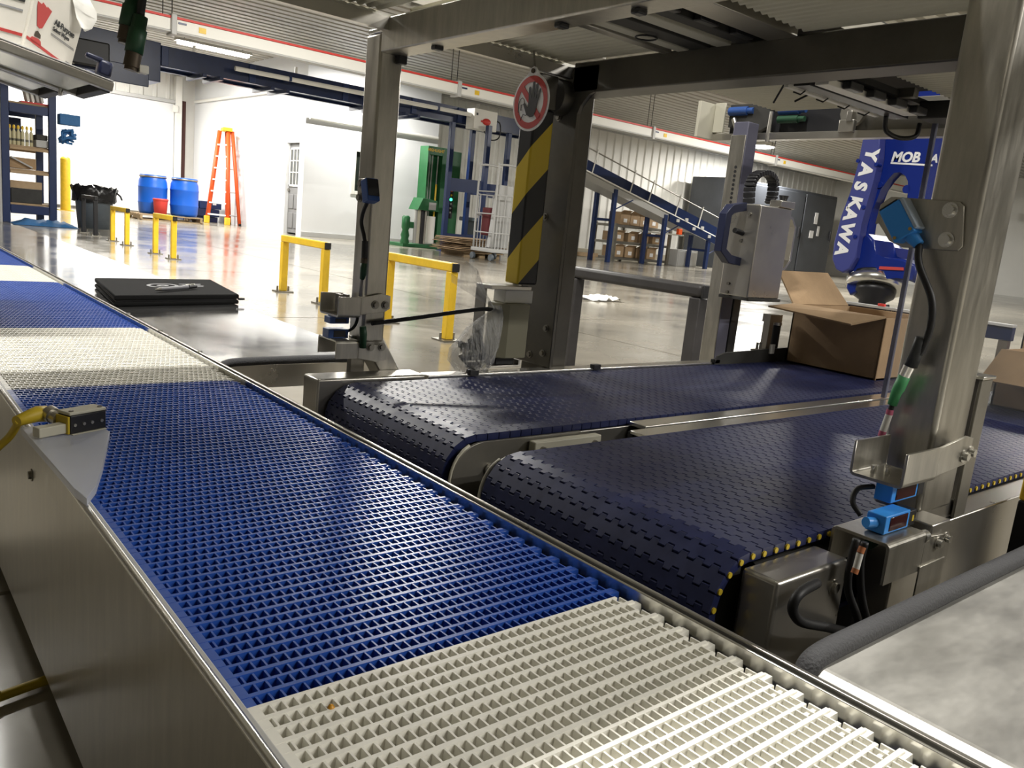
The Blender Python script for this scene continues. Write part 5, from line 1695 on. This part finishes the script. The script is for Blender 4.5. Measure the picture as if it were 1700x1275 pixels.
obj('white_label', MB().prism(rpoly([(1413, 452), (1417, 450), (1418, 457), (1414, 459)], RX + 0.026), 'x', RX + 0.026, RX + 0.029), INKW, rb)
fc_ = at_x(1452, 479, RX + 0.10)
Mf = Vector((0, 0, 1)).rotation_difference(Vector((0.34, 0.16, 0.93)).normalized()).to_matrix()
obj('flange_ring', MB().lathe(fc_, [(0.075, 0.036), (0.112, 0.034), (0.112, 0.0), (0.100, -0.004), (0.02, -0.004)], 32, Mf), BRIGHT, rb, 'bright steel flange')
obj('flange_seal', MB().lathe(fc_, [(0.02, 0.050), (0.100, 0.050), (0.100, 0.036), (0.07, 0.036)], 32, Mf), BLACKM, rb)
obj('tool_plate', MB().lathe(fc_, [(0.01, -0.005), (0.082, -0.006), (0.078, -0.03), (0.05, -0.05), (0.05, -0.085), (0.01, -0.085)], 24, Mf), BLACKM, rb)
obj('tool_knob', MB().cyl(fc_ + Vector((0, -0.05, -0.06)), fc_ + Vector((0, -0.06, -0.10)), 0.02), BLACKM, rb)
for q in ((1425, 267), (1455, 273), (1412, 330), (1434, 344), (1420, 393)):
    c = at_x(*q, RX)
    obj('cover_bolt', MB().cyl(c + Vector((0.03, 0, 0)), c - Vector((0.004, 0, 0)), 0.008, seg=8), ROBOT, rb)
for q in ((1461, 307),):
    c = at_x(*q, X2)
    obj('port', MB().cyl(c, c - Vector((0.006, 0, 0)), 0.012).cyl(c - Vector((0.006, 0, 0)), c - Vector((0.007, 0, 0)), 0.006), ROBOT, rb)
a, b = at_x(1446, 250, RX - 0.001), at_x(1396, 424, RX - 0.001)
dirv = b - a
for k, chh in enumerate('YASKAWA'):
    f = (k + 0.5) / 7
    px_ = [(1446, 257), (1437, 282), (1428, 309), (1419, 336), (1411, 356), (1404, 385), (1397, 414)][k]
    px2 = [(1450, 240), (1396, 424)]
    o_ = at_x(*px_, RX - 0.001)
    dd = (at_x(1404, 385, RX) - at_x(1428, 309, RX))
    text('letter', chh, 0.068, INKW, rb, o_, dd, (0, -1, 0.12), bold=0.0036)
for word, xa_, xb_, ym in (('MOB', 1480, 1527, 261), ('A', 1544, 1558, 263)):
    qa, qb = at_x(xa_, ym, X2 - 0.001), at_x(xb_, ym + 1, X2 - 0.001)
    text('letter', word, 0.058, INKW, rb, (qa + qb) / 2, qb - qa, (0, 0, 1), bold=0.0022, shear=0.12, width=(qb - qa).length)
obj('underline', MB().prism(rpoly([(1479, 269), (1548, 273), (1548, 276), (1478.5, 272)], X2 - 0.001), 'x', X2 - 0.002, X2 - 0.001), INKW, rb)
obj('hose', MB().tube(spline([at_x(1446, 340, RX + 0.25), at_x(1441, 380, RX + 0.25), at_x(1437, 420, RX + 0.25)]), 0.03, 10), BLACK, rb)
obj('upper_arm', MB().box(RX + 0.03, RX + 0.30, 0.55, 1.75, 1.12, 1.42, 0.04), ROBOT, rb)
obj('pedestal', MB().lathe((3.35, 0.55, 0), [(0.28, 0), (0.28, 0.05), (0.2, 0.08), (0.17, 0.9), (0.2, 1.2)], 28), ROBOT, rb)

# ------------------------------------------------------------------ green connectors hanging in the near left
for lab, pts in (('green cable connector hanging at the top left, the higher one of the pair', [(226, -60), (223, -8), (212, 45), (207, 73)]), ('green cable connector hanging at the top left, the lower one of the pair', [(240, -60), (233, 27), (222, 88), (217, 117)])):
    Yc = 0.80 if 'higher' in lab else 0.79
    q = [at_y(x, y, Yc) for x, y in pts]
    t = thing('cable_connector', lab, 'connector', q[3])
    top = q[0].copy()
    obj('cable', MB().tube(spline([(top.x, top.y, 0.94), q[0], q[1]]), 0.0035, 8), BLACK, t)
    obj('plug_body', MB().tube([q[1], q[1].lerp(q[2], 0.35), q[1].lerp(q[2], 0.36), q[2]], [0.0062, 0.0064, 0.0075, 0.0075], 14), GREEND, t)
    obj('knurled_nut', MB().cyl(q[2], q[2].lerp(q[3], 0.8), 0.0066, 0.0068, seg=12).cyl(q[2].lerp(q[3], 0.8), q[3], 0.0055, seg=12), BROWN, t)
    if 'lower' in lab:
        obj('lamp', MB().box(q[3].x + 0.006, q[3].x + 0.014, q[3].y - 0.004, q[3].y + 0.004, q[3].z - 0.001, q[3].z + 0.006, 0.0008), WHITEP, t)

# ------------------------------------------------------------------ tray with the white box at the top left
ty = thing('swivel_tray', 'grey tilted tray with glossy pale undersides at the top left', 'tray', (-0.3, 1.9, 0))
C_ = Vector((0.394, 1.645, 0.767))
TM = Matrix.Translation(C_) @ Matrix.Rotation(math.radians(12.2), 4, 'Y')
PANEL = mat('pale_glossy_panel', (0.52, 0.53, 0.50), 0.12)


def tray(y0, y1, xr, par):
    obj('frame_bar', MB().box(-0.75, xr, y0, y0 + 0.018, -0.004, 0.012, 0.002, TM), STEELD, par)
    obj('frame_bar', MB().box(-0.75, xr, y1 - 0.018, y1, -0.004, 0.012, 0.002, TM), STEELD, par)
    obj('frame_bar', MB().box(xr - 0.016, xr, y0 + 0.018, y1 - 0.018, -0.006, 0.012, 0.002, TM), DARK, par)
    obj('bottom_panel', MB().box(-0.75, xr - 0.03, y0 + 0.04, y1 - 0.02, 0.000, 0.004, 0.001, TM), PANEL, par)
    obj('inner_lip', MB().box(-0.75, xr - 0.02, y0 + 0.018, y0 + 0.04, 0.004, 0.008, 0, TM), BROWN, par)


tray(0.0, 0.235, 0.0, ty)
tray(0.242, 0.45, -0.03, ty)
obj('top_plate', MB().box(-0.75, -0.002, 0.0, 0.45, 0.0122, 0.0150, 0.001, TM), LGREY, ty)
obj('clamp', MB().box(-0.030, -0.006, 0.004, 0.03, 0.0155, 0.045, 0.006, TM).box(-0.052, -0.024, 0.006, 0.02, 0.038, 0.047, 0.003, TM), HANDB, ty)
obj('clamp', MB().box(-0.040, -0.012, 0.06, 0.09, 0.0155, 0.028, 0.005, TM), HANDB, ty)
for x in (-0.045, -0.24):
    obj('screw', MB().cyl(TM @ Vector((x, 0.20, -0.004)), TM @ Vector((x, 0.20, -0.016)), 0.004, seg=8), BRIGHT, ty)
obj('support_post', MB().box(-0.34, -0.28, 1.85, 1.91, 0.0, 0.915, 0.004), STEELD, ty)
obj('hanging_wire', MB().tube(spline([TM @ Vector((-0.24, 0.30, -0.004)), (0.165, 1.93, 0.60), (0.158, 1.92, 0.40), (0.18, 1.92, 0.31)]), 0.0016, 6), LGREY, ty)

wx = thing('wipes_carton', 'white wipes carton with red trophy print on the tilted tray', 'box', (0.25, 1.72, 0.80))
RT = TM.to_3x3()
TH = math.radians(38)
b1v = RT @ Vector((math.cos(TH), -math.sin(TH), 0))
b2v = RT @ Vector((math.sin(TH), math.cos(TH), 0))
b3v = b1v.cross(b2v)
pt0 = TM @ Vector((0, 0, 0.0155))
_q = ray(36, 82)
P1 = EYE + _q * ((pt0 - EYE).dot(b3v) / _q.dot(b3v))
W1, HH = 0.30, 0.26
_q = ray(119, 112)
W2 = (EYE + _q * ((P1 - EYE).dot(b1v) / _q.dot(b1v)) - P1).dot(b2v)


def wp_(u, v, h):
    return P1 - b1v * u + b2v * v + b3v * h


mb = MB()
nx, ny = 5, 5
vs = [wp_(0, 0, 0), wp_(0, W2, 0), wp_(W1, W2, 0), wp_(W1, 0, 0), wp_(0, 0.0, HH), wp_(0, W2 * 1.10, HH), wp_(W1, W2 * 1.10, HH), wp_(W1, 0, HH)]
mb.faces(vs, [(0, 1, 5, 4), (1, 2, 6, 5), (2, 3, 7, 6), (3, 0, 4, 7), (0, 3, 2, 1), (4, 5, 6, 7)])
es = list(mb.bm.edges)
bmesh.ops.bevel(mb.bm, geom=es, offset=0.004, segments=2, affect='EDGES')
obj('carton_body', mb, BOXW, wx)
e_ = 0.0012


def face_r(pts, m, name, label=None):      # print on the right face, (v along b2, h up)
    q = [wp_(-e_, v, h) for v, h in pts]
    mm = MB()
    mm.faces(q + [p - b1v * 0.0006 for p in q], [tuple(range(len(q))), tuple(range(2 * len(q) - 1, len(q) - 1, -1))] + [(i, len(q) + i, len(q) + (i + 1) % len(q), (i + 1) % len(q)) for i in range(len(q))])
    return obj(name, mm, m, wx, label)


def face_l(pts, m, name, label=None):      # print on the left face, (u along -b1, h up)
    q = [wp_(u, -e_, h) for u, h in pts]
    mm = MB()
    mm.faces(q + [p + b2v * 0.0006 for p in q], [tuple(range(len(q))), tuple(range(2 * len(q) - 1, len(q) - 1, -1))] + [(i, len(q) + i, len(q) + (i + 1) % len(q), (i + 1) % len(q)) for i in range(len(q))])
    return obj(name, mm, m, wx, label)


face_r([(0.004, 0.021), (W2 - 0.004, 0.014), (W2 - 0.004, 0.019), (0.004, 0.026)], INKR, 'red_line', 'red line')
face_l([(0.004, 0.021), (W1 - 0.004, 0.021), (W1 - 0.004, 0.026), (0.004, 0.026)], INKR, 'red_line', 'red line')


def on_r(px, py):                            # survey point on the right face -> (v, h)
    d = ray(px, py)
    p = EYE + d * ((P1 - EYE).dot(b1v) / d.dot(b1v))
    return ((p - P1).dot(b2v), (p - P1).dot(b3v))


def zoomed(pts):
    return [on_r(x / 6.375, y / 6.375) for x, y in pts]


face_r(zoomed([(310, 405), (335, 382), (400, 410), (425, 440), (428, 495), (322, 430)]), INKR, 'trophy_base', 'red trophy foot')
face_r(zoomed([(360, 360), (372, 330), (395, 325), (425, 372), (420, 412), (358, 378)]), BROWN, 'trophy_stem', 'dark trophy stem')
face_r(zoomed([(388, 270), (392, 60), (400, 10), (440, 45), (455, 25), (495, 85), (500, 70), (545, 120), (440, 300), (412, 300)]), INKR, 'trophy_cup', 'red trophy cup')


def text_face(txt, a, b, size, m, bold):
    (v0, h0), (v1, h1) = on_r(a[0] / 6.375, a[1] / 6.375), on_r(b[0] / 6.375, b[1] / 6.375)
    text('lettering', txt, size, m, wx, wp_(-0.0024, (v0 + v1) / 2, (h0 + h1) / 2), b2v, b3v, bold, width=v1 - v0)
    return v1 - v0


text_face('All-Purpose', (565, 235), (775, 370), 0.0165, INK, 0.0004)
text_face('Select Wipes', (548, 300), (718, 412), 0.0125, INK, 0.0002)
for k in range(2):
    y_ = 345 + 16 * k
    face_r(zoomed([(535, y_), (775, y_ + 172), (775, y_ + 178), (535, y_ + 6)]), INKG, 'small_print')
face_r(zoomed([(690, 640), (740, 678), (740, 685), (690, 647)]), INKG, 'small_print')
face_r(zoomed([(690, 655), (742, 694), (742, 700), (690, 661)]), INKG, 'small_print')
for k in range(4):
    h = 0.062 + 0.016 * k
    face_l([(0.012, h), (0.060, h), (0.060, h + 0.003 + 0.002 * (k % 2)), (0.012, h + 0.003 + 0.002 * (k % 2))], INK if k % 2 else INKG, 'small_print')
sheet = MB()
vs, fs = [], []
gpx = [(120, -30), (140, -12), (160, 20), (160, 32), (150, 48), (140, 52)]
for k, q in enumerate(gpx):
    e = at_y(*q, 1.80)
    i0 = at_y(108 + 5 * k, -40 + 17 * k, 1.775)
    for f in (0, 0.5, 1):
        p = i0.lerp(e, f)
        p.y += 0.006 * math.sin(k * 2 + f * 3)
        vs.append(p)
for k in range(len(gpx) - 1):
    for j in range(2):
        a = 3 * k + j
        fs.append((a, a + 1, a + 4, a + 3))
sheet.faces(vs + [v_ + Vector((0.002, 0.002, 0)) for v_ in vs], fs + [tuple(i + len(vs) for i in f[::-1]) for f in fs], True)
obj('wipe', sheet, WHITEP, wx, 'white wipe pulled out of the carton')

t = thing('edge_post', 'short yellow and black guard post at the right edge in front of the belt panel', 'post', (1.24, 0.37, 0.0))
q = at_y(1690, 830, 0.372)
obj('black_part', MB().box(q.x, q.x + 0.05, 0.340, 0.372, 0.0, q.z, 0.002), BLACKM, t)
obj('yellow_part', MB().box(q.x, q.x + 0.05, 0.340, 0.372, q.z + 0.0005, q.z + 0.045, 0.003), YEL, t, 'yellow upper part')
